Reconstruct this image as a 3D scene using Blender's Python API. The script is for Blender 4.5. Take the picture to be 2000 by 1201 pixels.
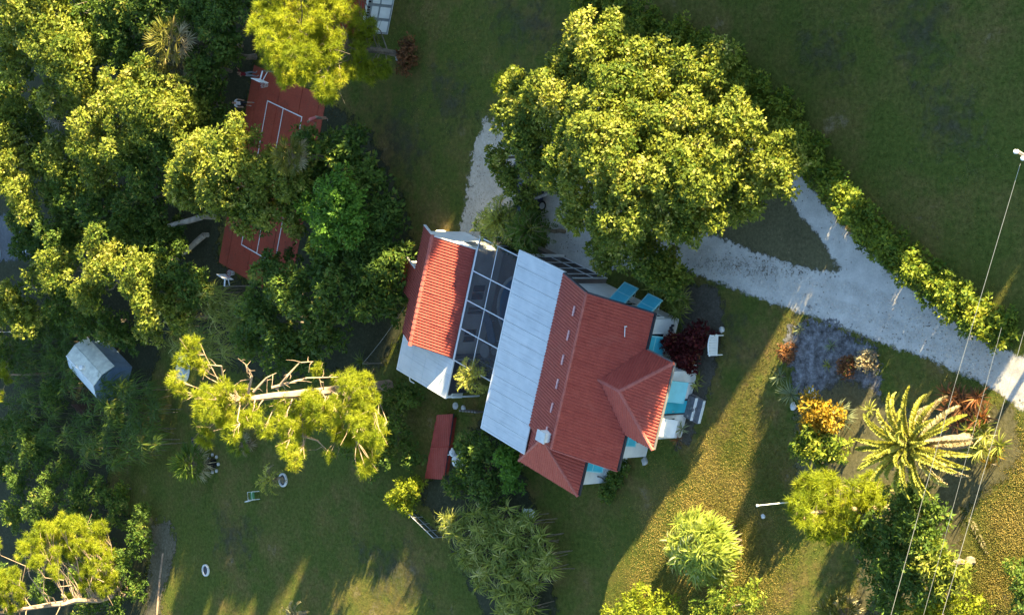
import bpy, math, random
import numpy as np
from mathutils import Vector, Matrix

for _o in list(bpy.data.objects): bpy.data.objects.remove(_o)
scene = bpy.context.scene
col = scene.collection
R = math.radians

# ------------------------------------------------------------------ camera
# Calibrated on the photo: 70 mm tele drone lens, about 41 deg below the horizon, picture turned so that "up" points left.
FPX, CX, CY, NAD, CAMZ = 3890.0, 1000.0, 600.5, (5520.0, 560.0), 75.0
_d = np.array([(NAD[0]-CX)/FPX, (NAD[1]-CY)/FPX, 1.0]); _d /= np.linalg.norm(_d)
_Z = -_d
_X = np.array([1.0, 0, 0]); _X = _X - _X.dot(_Z)*_Z; _X /= np.linalg.norm(_X)
_Y = np.cross(_Z, _X)
ROT = np.stack([_X, _Y, _Z])                 # camera (x right, y down, z forward) -> world
CAM = np.array([87.1, 1.2, CAMZ])
def P(px, py, h=0.0):
    """photo pixel (2000 x 1201) at height h -> world point"""
    v = ROT @ np.array([(px-CX)/FPX, (py-CY)/FPX, 1.0])
    t = (h-CAMZ)/v[2]
    return Vector((CAM[0]+v[0]*t, CAM[1]+v[1]*t, h))
def Pn(a, h=0.0):
    a = np.asarray(a, float)
    v = np.stack([(a[:,0]-CX)/FPX, (a[:,1]-CY)/FPX, np.ones(len(a))], 1) @ ROT.T
    t = (h-CAMZ)/v[:,2]
    return np.stack([CAM[0]+v[:,0]*t, CAM[1]+v[:,1]*t, np.zeros(len(a))+h], 1)

cd = bpy.data.cameras.new('camera'); cam = bpy.data.objects.new('camera', cd); col.objects.link(cam)
cd.sensor_fit = 'HORIZONTAL'; cd.sensor_width = 36.0; cd.lens = 36.0*FPX/2000.0
cd.clip_start = 1.0; cd.clip_end = 2000.0
M = Matrix.Identity(4)
for i in range(3):
    M[i][0] = ROT[i][0]; M[i][1] = -ROT[i][1]; M[i][2] = -ROT[i][2]; M[i][3] = CAM[i]
cam.matrix_world = M
scene.camera = cam

# ------------------------------------------------------------------ light
SUN_EL, SUN_AZ = 12.0, 55.0                  # azimuth counted from world +X towards +Y
SUND = Vector((math.cos(R(SUN_AZ))*math.cos(R(SUN_EL)), math.sin(R(SUN_AZ))*math.cos(R(SUN_EL)), math.sin(R(SUN_EL))))
w = bpy.data.worlds.new('World'); scene.world = w; w.use_nodes = True
nt = w.node_tree
sky = nt.nodes.new('ShaderNodeTexSky'); sky.sky_type = 'NISHITA'; sky.sun_disc = False
sky.sun_elevation = R(SUN_EL); sky.sun_rotation = R(90-SUN_AZ)
sky.air_density = 1.0; sky.dust_density = 0.2; sky.ozone_density = 2.0
bg = nt.nodes['Background']; bg.inputs['Strength'].default_value = 0.075
nt.links.new(sky.outputs[0], bg.inputs['Color'])
sl = bpy.data.lights.new('sun', 'SUN'); sl.energy = 5.0; sl.angle = R(0.5); sl.color = (1.0, 0.83, 0.47)
so = bpy.data.objects.new('sun', sl); col.objects.link(so)
so.rotation_euler = SUND.to_track_quat('Z', 'Y').to_euler(); so.location = (30, 40, 60)
scene.view_settings.view_transform = 'Standard'; scene.view_settings.look = 'None'
scene.view_settings.gamma = 1.0; scene.view_settings.use_curve_mapping = False
scene.view_settings.exposure = 3.0
try:
    scene.cycles.max_bounces = 6; scene.cycles.diffuse_bounces = 3; scene.cycles.transparent_max_bounces = 12
    scene.cycles.transmission_bounces = 4; scene.cycles.glossy_bounces = 2
except Exception: pass

# ------------------------------------------------------------------ materials
MATS = {}
def nodes(name):
    m = bpy.data.materials.new(name); m.use_nodes = True
    t = m.node_tree; p = t.nodes['Principled BSDF']
    MATS[name] = m
    return m, t, p
def N(t, kind, **kw):
    n = t.nodes.new(kind)
    for k, v in kw.items(): setattr(n, k, v)
    return n
def noise(t, scale, detail=4, rough=0.6, coord='Object', vec=None):
    tc = N(t, 'ShaderNodeTexCoord'); n = N(t, 'ShaderNodeTexNoise')
    n.inputs['Scale'].default_value = scale; n.inputs['Detail'].default_value = detail; n.inputs['Roughness'].default_value = rough
    t.links.new(tc.outputs[coord], n.inputs['Vector']); return n
def ramp(t, src, stops):
    r = N(t, 'ShaderNodeValToRGB'); e = r.color_ramp.elements
    while len(e) < len(stops): e.new(0.5)
    for i, (p, c) in enumerate(stops):
        e[i].position = p; e[i].color = (c[0], c[1], c[2], 1) if not isinstance(c, (int, float)) else (c, c, c, 1)
    t.links.new(src, r.inputs['Fac']); return r
def mixc(t, fac, a, b, mode='MIX'):
    m = N(t, 'ShaderNodeMix', data_type='RGBA', blend_type=mode)
    for sock, v in ((m.inputs['Factor'], fac), (m.inputs['A'], a), (m.inputs['B'], b)):
        if isinstance(v, (int, float)): sock.default_value = v
        elif isinstance(v, tuple): sock.default_value = (v[0], v[1], v[2], 1)
        else: t.links.new(v, sock)
    # colour sockets of the Mix node
    return m
def mixcol(t, fac, a, b, mode='MIX'):
    m = N(t, 'ShaderNodeMixRGB', blend_type=mode)
    for sock, v in ((m.inputs[0], fac), (m.inputs[1], a), (m.inputs[2], b)):
        if isinstance(v, (int, float)): sock.default_value = v
        elif isinstance(v, tuple): sock.default_value = (v[0], v[1], v[2], 1)
        else: t.links.new(v, sock)
    return m
def bump(t, p, src, strength, dist):
    b = N(t, 'ShaderNodeBump'); b.inputs['Strength'].default_value = strength; b.inputs['Distance'].default_value = dist
    t.links.new(src, b.inputs['Height']); t.links.new(b.outputs[0], p.inputs['Normal']); return b

def plain(name, c, rough=0.6, metal=0.0, var=0.12, scale=3.0, spec=0.3, coord='Object'):
    """painted or weathered surface: colour with a little dirt and wear"""
    m, t, p = nodes(name)
    n = noise(t, scale, 5, 0.65, coord)
    d = tuple(x*(1-2*var) for x in c); b = tuple(min(1, x*(1+var)) for x in c)
    r = ramp(t, n.outputs[0], [(0.3, d), (0.7, b)])
    t.links.new(r.outputs[0], p.inputs['Base Color'])
    p.inputs['Roughness'].default_value = rough; p.inputs['Metallic'].default_value = metal
    p.inputs['Specular IOR Level'].default_value = spec
    return m
def leaf_mat(name, c0, c1, trans=0.35, rough=0.5, c2=None):
    """leaf: per-leaf colour from attribute var, partly translucent"""
    m, t, p = nodes(name)
    at = N(t, 'ShaderNodeAttribute', attribute_name='var')
    st = [(0.0, c0), (0.85, c1)] + ([(1.0, c2)] if c2 else [])
    r = ramp(t, at.outputs['Fac'], st)
    t.links.new(r.outputs[0], p.inputs['Base Color'])
    p.inputs['Roughness'].default_value = max(rough, 0.55); p.inputs['Specular IOR Level'].default_value = 0.15
    tr = N(t, 'ShaderNodeBsdfTranslucent')
    br = mixcol(t, 1.0, r.outputs[0], (1.35, 1.25, 0.6), 'MULTIPLY'); t.links.new(br.outputs[0], tr.inputs['Color'])
    mx = N(t, 'ShaderNodeMixShader'); mx.inputs[0].default_value = trans
    t.links.new(p.outputs[0], mx.inputs[1]); t.links.new(tr.outputs[0], mx.inputs[2])
    t.links.new(mx.outputs[0], t.nodes['Material Output'].inputs['Surface'])
    return m
def tile_mat(name, c0, c1):
    m, t, p = nodes(name)
    n = noise(t, 2.2, 5, 0.7); n2 = noise(t, 14.0, 3, 0.6)
    r = ramp(t, n.outputs[0], [(0.3, c0), (0.7, c1)])
    k = ramp(t, n2.outputs[0], [(0.3, 0.72), (0.6, 1.0)])
    mx = mixcol(t, 1.0, r.outputs[0], k.outputs[0], 'MULTIPLY')
    n3 = noise(t, 0.55, 7, 0.75); lm = ramp(t, n3.outputs[0], [(0.55, 0.0), (0.78, 0.35)])       # faded and lichen-grey patches
    fd = mixcol(t, lm.outputs[0], mx.outputs[0], (0.28, 0.11, 0.09))
    n4 = noise(t, 30.0, 2, 0.5); lk = ramp(t, n4.outputs[0], [(0.70, 0.0), (0.78, 0.6)]); fd2 = mixcol(t, lk.outputs[0], fd.outputs[0], (0.10, 0.07, 0.05))
    t.links.new(fd2.outputs[0], p.inputs['Base Color'])
    p.inputs['Roughness'].default_value = 0.62; p.inputs['Specular IOR Level'].default_value = 0.25
    return m

# lawn: green, straw and bare sandy soil mixed by noise at several sizes
def lawn_mat():
    m, t, p = nodes('lawn')
    big = noise(t, 0.07, 4, 0.6); mid = noise(t, 0.35, 6, 0.7); fine = noise(t, 4.0, 8, 0.75); grain = noise(t, 22.0, 4, 0.7)
    g = ramp(t, fine.outputs[0], [(0.32, (0.041, 0.057, 0.010)), (0.55, (0.091, 0.111, 0.021)), (0.75, (0.167, 0.148, 0.034))])
    s = ramp(t, fine.outputs[0], [(0.30, (0.105, 0.068, 0.024)), (0.55, (0.181, 0.123, 0.043)), (0.75, (0.305, 0.213, 0.078))])
    b = ramp(t, fine.outputs[0], [(0.3, (0.139, 0.107, 0.066)), (0.7, (0.334, 0.260, 0.164))])
    a1 = ramp(t, mid.outputs[0], [(0.43, 0.0), (0.62, 1.0)]); a2 = ramp(t, big.outputs[0], [(0.40, 0.25), (0.60, 1.0)])
    f = mixcol(t, 1.0, a1.outputs[0], a2.outputs[0], 'MULTIPLY')
    c1 = mixcol(t, f.outputs[0], g.outputs[0], s.outputs[0])
    a3 = ramp(t, mid.outputs[0], [(0.63, 0.0), (0.72, 0.75)])
    c2 = mixcol(t, a3.outputs[0], c1.outputs[0], b.outputs[0])
    gr = ramp(t, grain.outputs[0], [(0.25, 0.72), (0.6, 1.06)])
    c3 = mixcol(t, 1.0, c2.outputs[0], gr.outputs[0], 'MULTIPLY')
    t.links.new(c3.outputs[0], p.inputs['Base Color'])
    p.inputs['Roughness'].default_value = 0.95; p.inputs['Specular IOR Level'].default_value = 0.05
    ad = N(t, 'ShaderNodeMath', operation='ADD'); t.links.new(fine.outputs[0], ad.inputs[0]); t.links.new(grain.outputs[0], ad.inputs[1])
    bump(t, p, ad.outputs[0], 0.6, 0.06)
    return m
def sheet_mat(name, stops, scale, fleck=None, bs=0.6, bd=0.03, edge_scale=1.6, edge_amp=0.9, top=1.0):
    """loose ground sheet (gravel, mulch) whose ragged rim fades into the lawn: attribute edge is 0 at the rim"""
    m, t, p = nodes(name)
    n = noise(t, scale, 8, 0.75); n2 = noise(t, scale*0.12, 5, 0.6)
    r = ramp(t, n.outputs[0], stops)
    k = ramp(t, n2.outputs[0], [(0.3, 0.78), (0.7, 1.08)])
    c = mixcol(t, 1.0, r.outputs[0], k.outputs[0], 'MULTIPLY')
    if fleck:
        v = N(t, 'ShaderNodeTexVoronoi'); v.inputs['Scale'].default_value = fleck[0]
        tc = N(t, 'ShaderNodeTexCoord'); t.links.new(tc.outputs['Object'], v.inputs['Vector'])
        big = noise(t, 0.5, 4, 0.7)
        vr = ramp(t, v.outputs['Distance'], [(0.10, 1.0), (0.2, 0.0)])
        br = ramp(t, big.outputs[0], [(0.5, 0.0), (0.62, 1.0)])
        mm = mixcol(t, 1.0, vr.outputs[0], br.outputs[0], 'MULTIPLY')
        c = mixcol(t, mm.outputs[0], c.outputs[0], fleck[1])
    t.links.new(c.outputs[0], p.inputs['Base Color'])
    p.inputs['Roughness'].default_value = 0.95; p.inputs['Specular IOR Level'].default_value = 0.1
    bump(t, p, n.outputs[0], bs, bd)
    at = N(t, 'ShaderNodeAttribute', attribute_name='edge')
    en = noise(t, edge_scale, 6, 0.75)
    s1 = N(t, 'ShaderNodeMath', operation='SUBTRACT'); t.links.new(en.outputs[0], s1.inputs[0]); s1.inputs[1].default_value = 0.5
    s2 = N(t, 'ShaderNodeMath', operation='MULTIPLY_ADD'); t.links.new(s1.outputs[0], s2.inputs[0]); s2.inputs[1].default_value = edge_amp*2.2
    t.links.new(at.outputs['Fac'], s2.inputs[2])
    er = ramp(t, s2.outputs[0], [(0.38, 0.0), (0.56 if top == 1.0 else 0.95, top)])
    tr = N(t, 'ShaderNodeBsdfTransparent'); mx = N(t, 'ShaderNodeMixShader')
    t.links.new(er.outputs[0], mx.inputs[0]); t.links.new(tr.outputs[0], mx.inputs[1]); t.links.new(p.outputs[0], mx.inputs[2])
    t.links.new(mx.outputs[0], t.nodes['Material Output'].inputs['Surface'])
    return m

lawn_mat()
sheet_mat('gravel', [(0.3, (0.46, 0.42, 0.36)), (0.5, (0.54, 0.495, 0.43)), (0.7, (0.64, 0.59, 0.52))], 9.0, (2.6, (0.10, 0.085, 0.07)), edge_amp=0.55)
sheet_mat('sand', [(0.3, (0.40, 0.32, 0.23)), (0.5, (0.52, 0.43, 0.32)), (0.7, (0.64, 0.54, 0.42))], 5.0, (2.0, (0.12, 0.10, 0.07)))
sheet_mat('pebbles', [(0.34, (0.040, 0.036, 0.032)), (0.47, (0.11, 0.105, 0.105)), (0.60, (0.22, 0.215, 0.22)), (0.75, (0.42, 0.41, 0.42))], 2.6, (1.6, (0.045, 0.035, 0.022)), edge_amp=1.3)
sheet_mat('mulch', [(0.3, (0.045, 0.038, 0.028)), (0.5, (0.090, 0.078, 0.058)), (0.75, (0.16, 0.14, 0.11))], 7.0, (3.0, (0.16, 0.13, 0.08)))
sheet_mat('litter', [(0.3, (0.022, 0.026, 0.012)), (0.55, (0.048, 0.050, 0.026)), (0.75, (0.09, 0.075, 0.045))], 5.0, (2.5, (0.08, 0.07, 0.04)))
sheet_mat('thin_turf', [(0.3, (0.060, 0.055, 0.026)), (0.5, (0.110, 0.098, 0.048)), (0.75, (0.18, 0.155, 0.085))], 6.0, (3.0, (0.18, 0.14, 0.08)), edge_scale=2.5, edge_amp=0.5)
sheet_mat('wheel_track', [(0.3, (0.56, 0.51, 0.44)), (0.7, (0.70, 0.65, 0.57))], 5.0, None, edge_scale=1.5, edge_amp=0.8, top=0.55)
sheet_mat('worn_soil', [(0.3, (0.050, 0.052, 0.024)), (0.5, (0.085, 0.078, 0.044)), (0.75, (0.13, 0.115, 0.075))], 4.0, None, edge_scale=1.2, edge_amp=1.0, top=0.65)
sheet_mat('soil', [(0.3, (0.06, 0.05, 0.03)), (0.5, (0.11, 0.095, 0.06)), (0.75, (0.19, 0.165, 0.12))], 5.0, None, edge_amp=1.3)
sheet_mat('grey_pave', [(0.3, (0.07, 0.075, 0.08)), (0.6, (0.12, 0.125, 0.13))], 3.0)
def grass_mat():
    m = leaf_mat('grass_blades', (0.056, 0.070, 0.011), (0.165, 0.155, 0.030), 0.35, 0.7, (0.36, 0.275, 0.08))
grass_mat()
def court_mat():
    m, t, p = nodes('court_paint')
    n = noise(t, 0.8, 6, 0.65); n2 = noise(t, 9.0, 5, 0.7)
    r = ramp(t, n.outputs[0], [(0.3, (0.30, 0.055, 0.030)), (0.7, (0.38, 0.078, 0.044))])
    k = ramp(t, n2.outputs[0], [(0.3, 0.75), (0.65, 1.05)])
    c = mixcol(t, 1.0, r.outputs[0], k.outputs[0], 'MULTIPLY')
    n3 = noise(t, 0.35, 7, 0.8); sm = ramp(t, n3.outputs[0], [(0.48, 0.0), (0.70, 0.6)]); c2 = mixcol(t, sm.outputs[0], c.outputs[0], (0.14, 0.055, 0.040))     # stains and worn paint
    t.links.new(c2.outputs[0], p.inputs['Base Color'])
    p.inputs['Roughness'].default_value = 0.85; p.inputs['Specular IOR Level'].default_value = 0.15
    bump(t, p, n2.outputs[0], 0.3, 0.01)
court_mat()
tile_mat('tile', (0.33, 0.058, 0.045), (0.43, 0.088, 0.064))
tile_mat('tile_cap', (0.34, 0.085, 0.062), (0.45, 0.13, 0.10))
tile_mat('red_metal', (0.26, 0.034, 0.022), (0.36, 0.052, 0.034))
def white_roof_mat():
    m, t, p = nodes('white_roof')
    n = noise(t, 1.1, 6, 0.7)
    tc = N(t, 'ShaderNodeTexCoord'); mp = N(t, 'ShaderNodeMapping'); mp.inputs['Scale'].default_value = (0.35, 9.0, 1.0)
    t.links.new(tc.outputs['Object'], mp.inputs['Vector'])
    st = N(t, 'ShaderNodeTexNoise'); st.inputs['Scale'].default_value = 1.3; st.inputs['Detail'].default_value = 5
    t.links.new(mp.outputs[0], st.inputs['Vector'])
    r = ramp(t, n.outputs[0], [(0.3, (0.48, 0.50, 0.50)), (0.7, (0.62, 0.625, 0.61))])
    k = ramp(t, st.outputs[0], [(0.30, 0.80), (0.48, 1.0)])
    c = mixcol(t, 1.0, r.outputs[0], k.outputs[0], 'MULTIPLY'); t.links.new(c.outputs[0], p.inputs['Base Color'])
    p.inputs['Roughness'].default_value = 0.45; p.inputs['Specular IOR Level'].default_value = 0.4
white_roof_mat()
plain('white_paint', (0.74, 0.74, 0.72), 0.6, 0, 0.06, 1.2)
plain('white_wall', (0.70, 0.70, 0.68), 0.8, 0, 0.09, 0.9)
plain('fascia', (0.62, 0.60, 0.58), 0.6, 0, 0.10, 2.0)
plain('dark_fascia', (0.045, 0.045, 0.055), 0.6, 0, 0.15, 2.0)
plain('gutter_grey', (0.20, 0.19, 0.19), 0.6, 0, 0.15, 2.0)  # plain grey for gutters, downpipes and trim
plain('turquoise', (0.045, 0.42, 0.55), 0.5, 0, 0.06, 2.5)
plain('turquoise_pale', (0.22, 0.56, 0.62), 0.5, 0, 0.06, 2.5)
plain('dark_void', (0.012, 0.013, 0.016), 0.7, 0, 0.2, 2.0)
plain('black_plastic', (0.010, 0.010, 0.011), 0.5, 0, 0.2, 4.0)
plain('concrete', (0.30, 0.29, 0.27), 0.9, 0, 0.15, 2.0)
plain('deck_concrete', (0.24, 0.19, 0.155), 0.85, 0, 0.12, 1.5)
plain('aluminium', (0.68, 0.69, 0.70), 0.35, 0.3, 0.06, 3.0)
plain('grey_metal', (0.34, 0.36, 0.38), 0.45, 0.4, 0.12, 3.0)
plain('shed_metal', (0.46, 0.52, 0.56), 0.5, 0.1, 0.10, 1.2)
plain('shed_cream', (0.72, 0.70, 0.58), 0.6, 0, 0.14, 2.0)
plain('blue_siding', (0.17, 0.25, 0.36), 0.7, 0, 0.12, 2.0)
plain('blue_tarp', (0.04, 0.15, 0.26), 0.5, 0, 0.15, 1.5)
plain('brown_wood', (0.085, 0.045, 0.030), 0.85, 0, 0.25, 5.0)
plain('grey_wood', (0.24, 0.21, 0.18), 0.9, 0, 0.2, 5.0)
plain('bark', (0.17, 0.135, 0.10), 0.95, 0, 0.3, 4.0)
plain('pine_bark', (0.34, 0.24, 0.165), 0.95, 0, 0.22, 3.0)
plain('pale_bark', (0.40, 0.34, 0.27), 0.95, 0, 0.2, 3.0)
plain('palm_bark', (0.20, 0.155, 0.105), 0.95, 0, 0.3, 6.0)
plain('stone', (0.40, 0.38, 0.35), 0.9, 0, 0.18, 3.0)
plain('pale_stone', (0.58, 0.57, 0.54), 0.85, 0, 0.1, 4.0)
plain('navy_paint', (0.008, 0.012, 0.045), 0.25, 0.2, 0.05, 2.0, 0.6)
plain('tyre', (0.015, 0.015, 0.015), 0.9, 0, 0.2, 6.0)
plain('glass_dark', (0.015, 0.022, 0.030), 0.08, 0, 0.05, 1.0, 0.7)
plain('lamp_glass', (0.55, 0.55, 0.55), 0.2, 0, 0.05, 2.0, 0.6)
plain('skin', (0.42, 0.24, 0.16), 0.6, 0, 0.06, 6.0)
plain('hair_dark', (0.035, 0.022, 0.015), 0.7, 0, 0.2, 9.0)
plain('hair_fair', (0.22, 0.15, 0.08), 0.7, 0, 0.2, 9.0)
plain('shirt_red', (0.16, 0.012, 0.022), 0.85, 0, 0.12, 6.0)
plain('shirt_white', (0.62, 0.64, 0.68), 0.85, 0, 0.06, 6.0)
plain('shirt_pink', (0.50, 0.13, 0.12), 0.85, 0, 0.08, 6.0)
plain('jeans', (0.20, 0.25, 0.30), 0.85, 0, 0.12, 6.0)
plain('shorts_black', (0.015, 0.016, 0.022), 0.85, 0, 0.12, 6.0)
plain('shorts_khaki', (0.24, 0.20, 0.15), 0.85, 0, 0.12, 6.0)
plain('shoe', (0.30, 0.30, 0.30), 0.7, 0, 0.1, 6.0)
plain('net_red', (0.30, 0.05, 0.07), 0.8, 0, 0.1, 6.0)
plain('wire', (0.33, 0.32, 0.28), 0.5, 0.2, 0.05, 2.0)
plain('teal_water', (0.02, 0.30, 0.45), 0.1, 0, 0.05, 1.0)
plain('pool_tile', (0.10, 0.58, 0.92), 0.35, 0, 0.08, 1.0)
def water_mat():
    m, t, p = nodes('pool_water')
    n = noise(t, 3.0, 3, 0.5)
    p.inputs['Base Color'].default_value = (0.55, 0.85, 0.95, 1); p.inputs['Roughness'].default_value = 0.03
    p.inputs['Transmission Weight'].default_value = 1.0; p.inputs['IOR'].default_value = 1.33
    bump(t, p, n.outputs[0], 0.15, 0.02)
water_mat()
def screen_mat():
    """insect screen: fine dark mesh, mostly see-through"""
    m, t, p = nodes('insect_screen')
    p.inputs['Base Color'].default_value = (0.02, 0.022, 0.026, 1); p.inputs['Roughness'].default_value = 0.8
    n = noise(t, 0.8, 3, 0.5)
    r = ramp(t, n.outputs[0], [(0.3, 0.62), (0.7, 0.70)])
    tr = N(t, 'ShaderNodeBsdfTransparent'); mx = N(t, 'ShaderNodeMixShader')
    t.links.new(r.outputs[0], mx.inputs[0]); t.links.new(tr.outputs[0], mx.inputs[1]); t.links.new(p.outputs[0], mx.inputs[2])
    t.links.new(mx.outputs[0], t.nodes['Material Output'].inputs['Surface'])
screen_mat()
# foliage (base colours of real leaves)
leaf_mat('leaf_tree', (0.055, 0.095, 0.012), (0.255, 0.275, 0.04), 0.4, 0.45, (0.44, 0.4, 0.11))
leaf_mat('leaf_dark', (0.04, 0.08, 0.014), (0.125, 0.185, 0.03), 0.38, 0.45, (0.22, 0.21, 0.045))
leaf_mat('leaf_bright', (0.06, 0.135, 0.016), (0.13, 0.24, 0.028), 0.38, 0.45)
leaf_mat('leaf_pine', (.11,.155,.012), (.285,.315,.020), .45, .5, (.36,.33,.05))
leaf_mat('leaf_strap', (.095,.135,.020), (.30,.31,.060), .34, .5, (.52,.48,.18))
leaf_mat('leaf_palm', (.19,.21,.035), (.45,.44,.09), .36, .5, (.60,.54,.26))
leaf_mat('leaf_fan', (0.08, 0.1, 0.02), (0.21, 0.19, 0.04), 0.35, 0.45, (0.34, 0.26, 0.11))
leaf_mat('leaf_dead', (0.208, 0.136, 0.072), (0.340, 0.304, 0.176), 0.2, 0.8)
leaf_mat('leaf_red', (0.035, 0.004, 0.005), (0.09, 0.012, 0.012), 0.2, 0.45, (0.19, 0.08, 0.03))
leaf_mat('leaf_orange', (0.22, 0.14, 0.016), (0.4, 0.25, 0.022), 0.34, 0.45, (0.2, 0.2, 0.03))
leaf_mat('leaf_bronze', (0.088, 0.048, 0.022), (0.256, 0.096, 0.035), 0.25, 0.45, (0.128, 0.144, 0.032))
leaf_mat('leaf_agave', (0.112, 0.144, 0.080), (0.320, 0.336, 0.160), 0.2, 0.45)
leaf_mat('leaf_hedge', (0.055, 0.105, 0.014), (0.23, 0.265, 0.028), 0.38, 0.45, (0.36, 0.34, 0.05))
plain('leaf_green_cloth', (0.048, 0.160, 0.048), 0.8, 0, 0.15, 5.0)
plain('vent_pink', (0.62, 0.36, 0.34), 0.6, 0, 0.1, 3.0)
leaf_mat('leaf_strap_sunlit', (.16,.22,.03), (.38,.42,.07), .36, .5, (.60,.60,.28))  # brighter copy of leaf_strap with sunlight mixed into its colour
leaf_mat('leaf_litter', (.05,.035,.02), (.13,.09,.05), .1, .8)
plain('slate', (0.15, 0.15, 0.16), 0.9, 0, 0.25, 5.0)

# ------------------------------------------------------------------ helpers
def tag(o, label, cat, group=None):
    o['label'] = label; o['category'] = cat
    if group: o['group'] = group
    return o
def empty(name, loc, rz=0.0, label=None, cat=None, group=None):
    o = bpy.data.objects.new(name, None); col.objects.link(o); o.location = loc; o.rotation_euler = (0, 0, rz)
    o.empty_display_size = 0.3
    if label: tag(o, label, cat, group)
    return o
def mesh_obj(name, me, mat, parent=None):
    o = bpy.data.objects.new(name, me); col.objects.link(o)
    if mat: me.materials.append(MATS[mat] if isinstance(mat, str) else mat)
    if parent: o.parent = parent
    return o
def np_mesh(name, V, F, var=None, attr='var', smooth=False):
    """mesh from a vertex array and a list of face index arrays (all of one size each)"""
    me = bpy.data.meshes.new(name)
    V = np.asarray(V, np.float32)
    if isinstance(F, np.ndarray): F = [F]
    loops = np.concatenate([f.ravel() for f in F]).astype(np.int32)
    tot = np.concatenate([np.full(len(f), f.shape[1], np.int32) for f in F])
    start = np.concatenate([[0], np.cumsum(tot)[:-1]]).astype(np.int32)
    me.vertices.add(len(V)); me.vertices.foreach_set('co', V.ravel())
    me.loops.add(len(loops)); me.loops.foreach_set('vertex_index', loops)
    me.polygons.add(len(tot)); me.polygons.foreach_set('loop_start', start); me.polygons.foreach_set('loop_total', tot)
    if smooth: me.polygons.foreach_set('use_smooth', np.ones(len(tot), bool))
    if var is not None:
        a = me.attributes.new(attr, 'FLOAT', 'POINT'); a.data.foreach_set('value', np.asarray(var, np.float32))
    me.update(calc_edges=True)
    return me
class MB:
    """collects simple solids into ONE mesh"""
    def __init__(s): s.v = []; s.f = []
    def poly(s, pts):
        n = len(s.v); s.v += [tuple(p) for p in pts]; s.f.append(tuple(range(n, n+len(pts)))); return s
    def prism(s, base, top):
        """two rings of equal length, capped"""
        n = len(s.v); k = len(base); s.v += [tuple(p) for p in base]+[tuple(p) for p in top]
        s.f.append(tuple(range(n+k-1, n-1, -1))); s.f.append(tuple(range(n+k, n+2*k)))
        for i in range(k): j = (i+1) % k; s.f.append((n+i, n+j, n+k+j, n+k+i))
        return s
    def box(s, x0, x1, y0, y1, z0, z1):
        return s.prism([(x0,y0,z0),(x1,y0,z0),(x1,y1,z0),(x0,y1,z0)], [(x0,y0,z1),(x1,y0,z1),(x1,y1,z1),(x0,y1,z1)])
    def obox(s, c, half, axes):
        c = Vector(c); a, b, d = [Vector(x).normalized()*h for x, h in zip(axes, half)]
        return s.prism([c-a-b-d, c+a-b-d, c+a+b-d, c-a+b-d], [c-a-b+d, c+a-b+d, c+a+b+d, c-a+b+d])
    def bar(s, p, q, wd, ht=None):
        p = Vector(p); q = Vector(q); d = (q-p); L = d.length
        if L < 1e-5: return s
        d /= L; up = Vector((0,0,1)) if abs(d.z) < .95 else Vector((1,0,0))
        sd = d.cross(up).normalized(); u2 = sd.cross(d)
        return s.obox((p+q)/2, (L/2, wd/2, (ht or wd)/2), (d, sd, u2))
    def tube(s, pts, radii, n=7, cap=True):
        pts = [Vector(p) for p in pts]; k0 = len(s.v); ref = Vector((0.31, 0.95, 0.05)).normalized()
        for i, p in enumerate(pts):
            d = (pts[min(i+1, len(pts)-1)]-pts[max(i-1, 0)])
            d = d.normalized() if d.length > 1e-9 else Vector((0,0,1))
            a = d.cross(ref)
            if a.length < .05: a = d.cross(Vector((1,0,0)))
            a.normalize(); b = d.cross(a); r = radii[i] if hasattr(radii, '__len__') else radii
            for j in range(n):
                t = 2*math.pi*j/n; s.v.append(tuple(p+a*(math.cos(t)*r)+b*(math.sin(t)*r)))
        for i in range(len(pts)-1):
            for j in range(n):
                j2 = (j+1) % n; s.f.append((k0+i*n+j, k0+i*n+j2, k0+(i+1)*n+j2, k0+(i+1)*n+j))
        if cap:
            s.f.append(tuple(k0+j for j in range(n-1, -1, -1))); e = k0+(len(pts)-1)*n; s.f.append(tuple(e+j for j in range(n)))
        return s
    def lathe(s, c, prof, n=16):
        """profile [(r, z)...] turned about the vertical through c"""
        c = Vector(c); k0 = len(s.v)
        for r, z in prof:
            for j in range(n):
                t = 2*math.pi*j/n; s.v.append((c.x+r*math.cos(t), c.y+r*math.sin(t), c.z+z))
        for i in range(len(prof)-1):
            for j in range(n):
                j2 = (j+1) % n; s.f.append((k0+i*n+j, k0+i*n+j2, k0+(i+1)*n+j2, k0+(i+1)*n+j))
        return s
    def mesh(s, name, bevel=0.0, smooth=False):
        me = bpy.data.meshes.new(name); me.from_pydata(s.v, [], s.f)
        if bevel:
            import bmesh
            bm = bmesh.new(); bm.from_mesh(me)
            bmesh.ops.bevel(bm, geom=bm.edges[:], offset=bevel, segments=1, affect='EDGES', clamp_overlap=True)
            bm.to_mesh(me); bm.free()
        if smooth: me.polygons.foreach_set('use_smooth', np.ones(len(me.polygons), bool))
        me.update(); return me
    def build(s, name, mat, parent=None, bevel=0.0, smooth=False):
        return mesh_obj(name, s.mesh(name, bevel, smooth), mat, parent)
def part(name, mat, parent, *boxes, bevel=0.0):
    m = MB()
    for b in boxes: m.box(*b)
    return m.build(name, mat, parent, bevel)
def copy_tree(o, parent=None):
    c = o.copy(); col.objects.link(c)
    if parent is not None: c.parent = parent
    for ch in list(o.children): copy_tree(ch, c)
    return c

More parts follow.
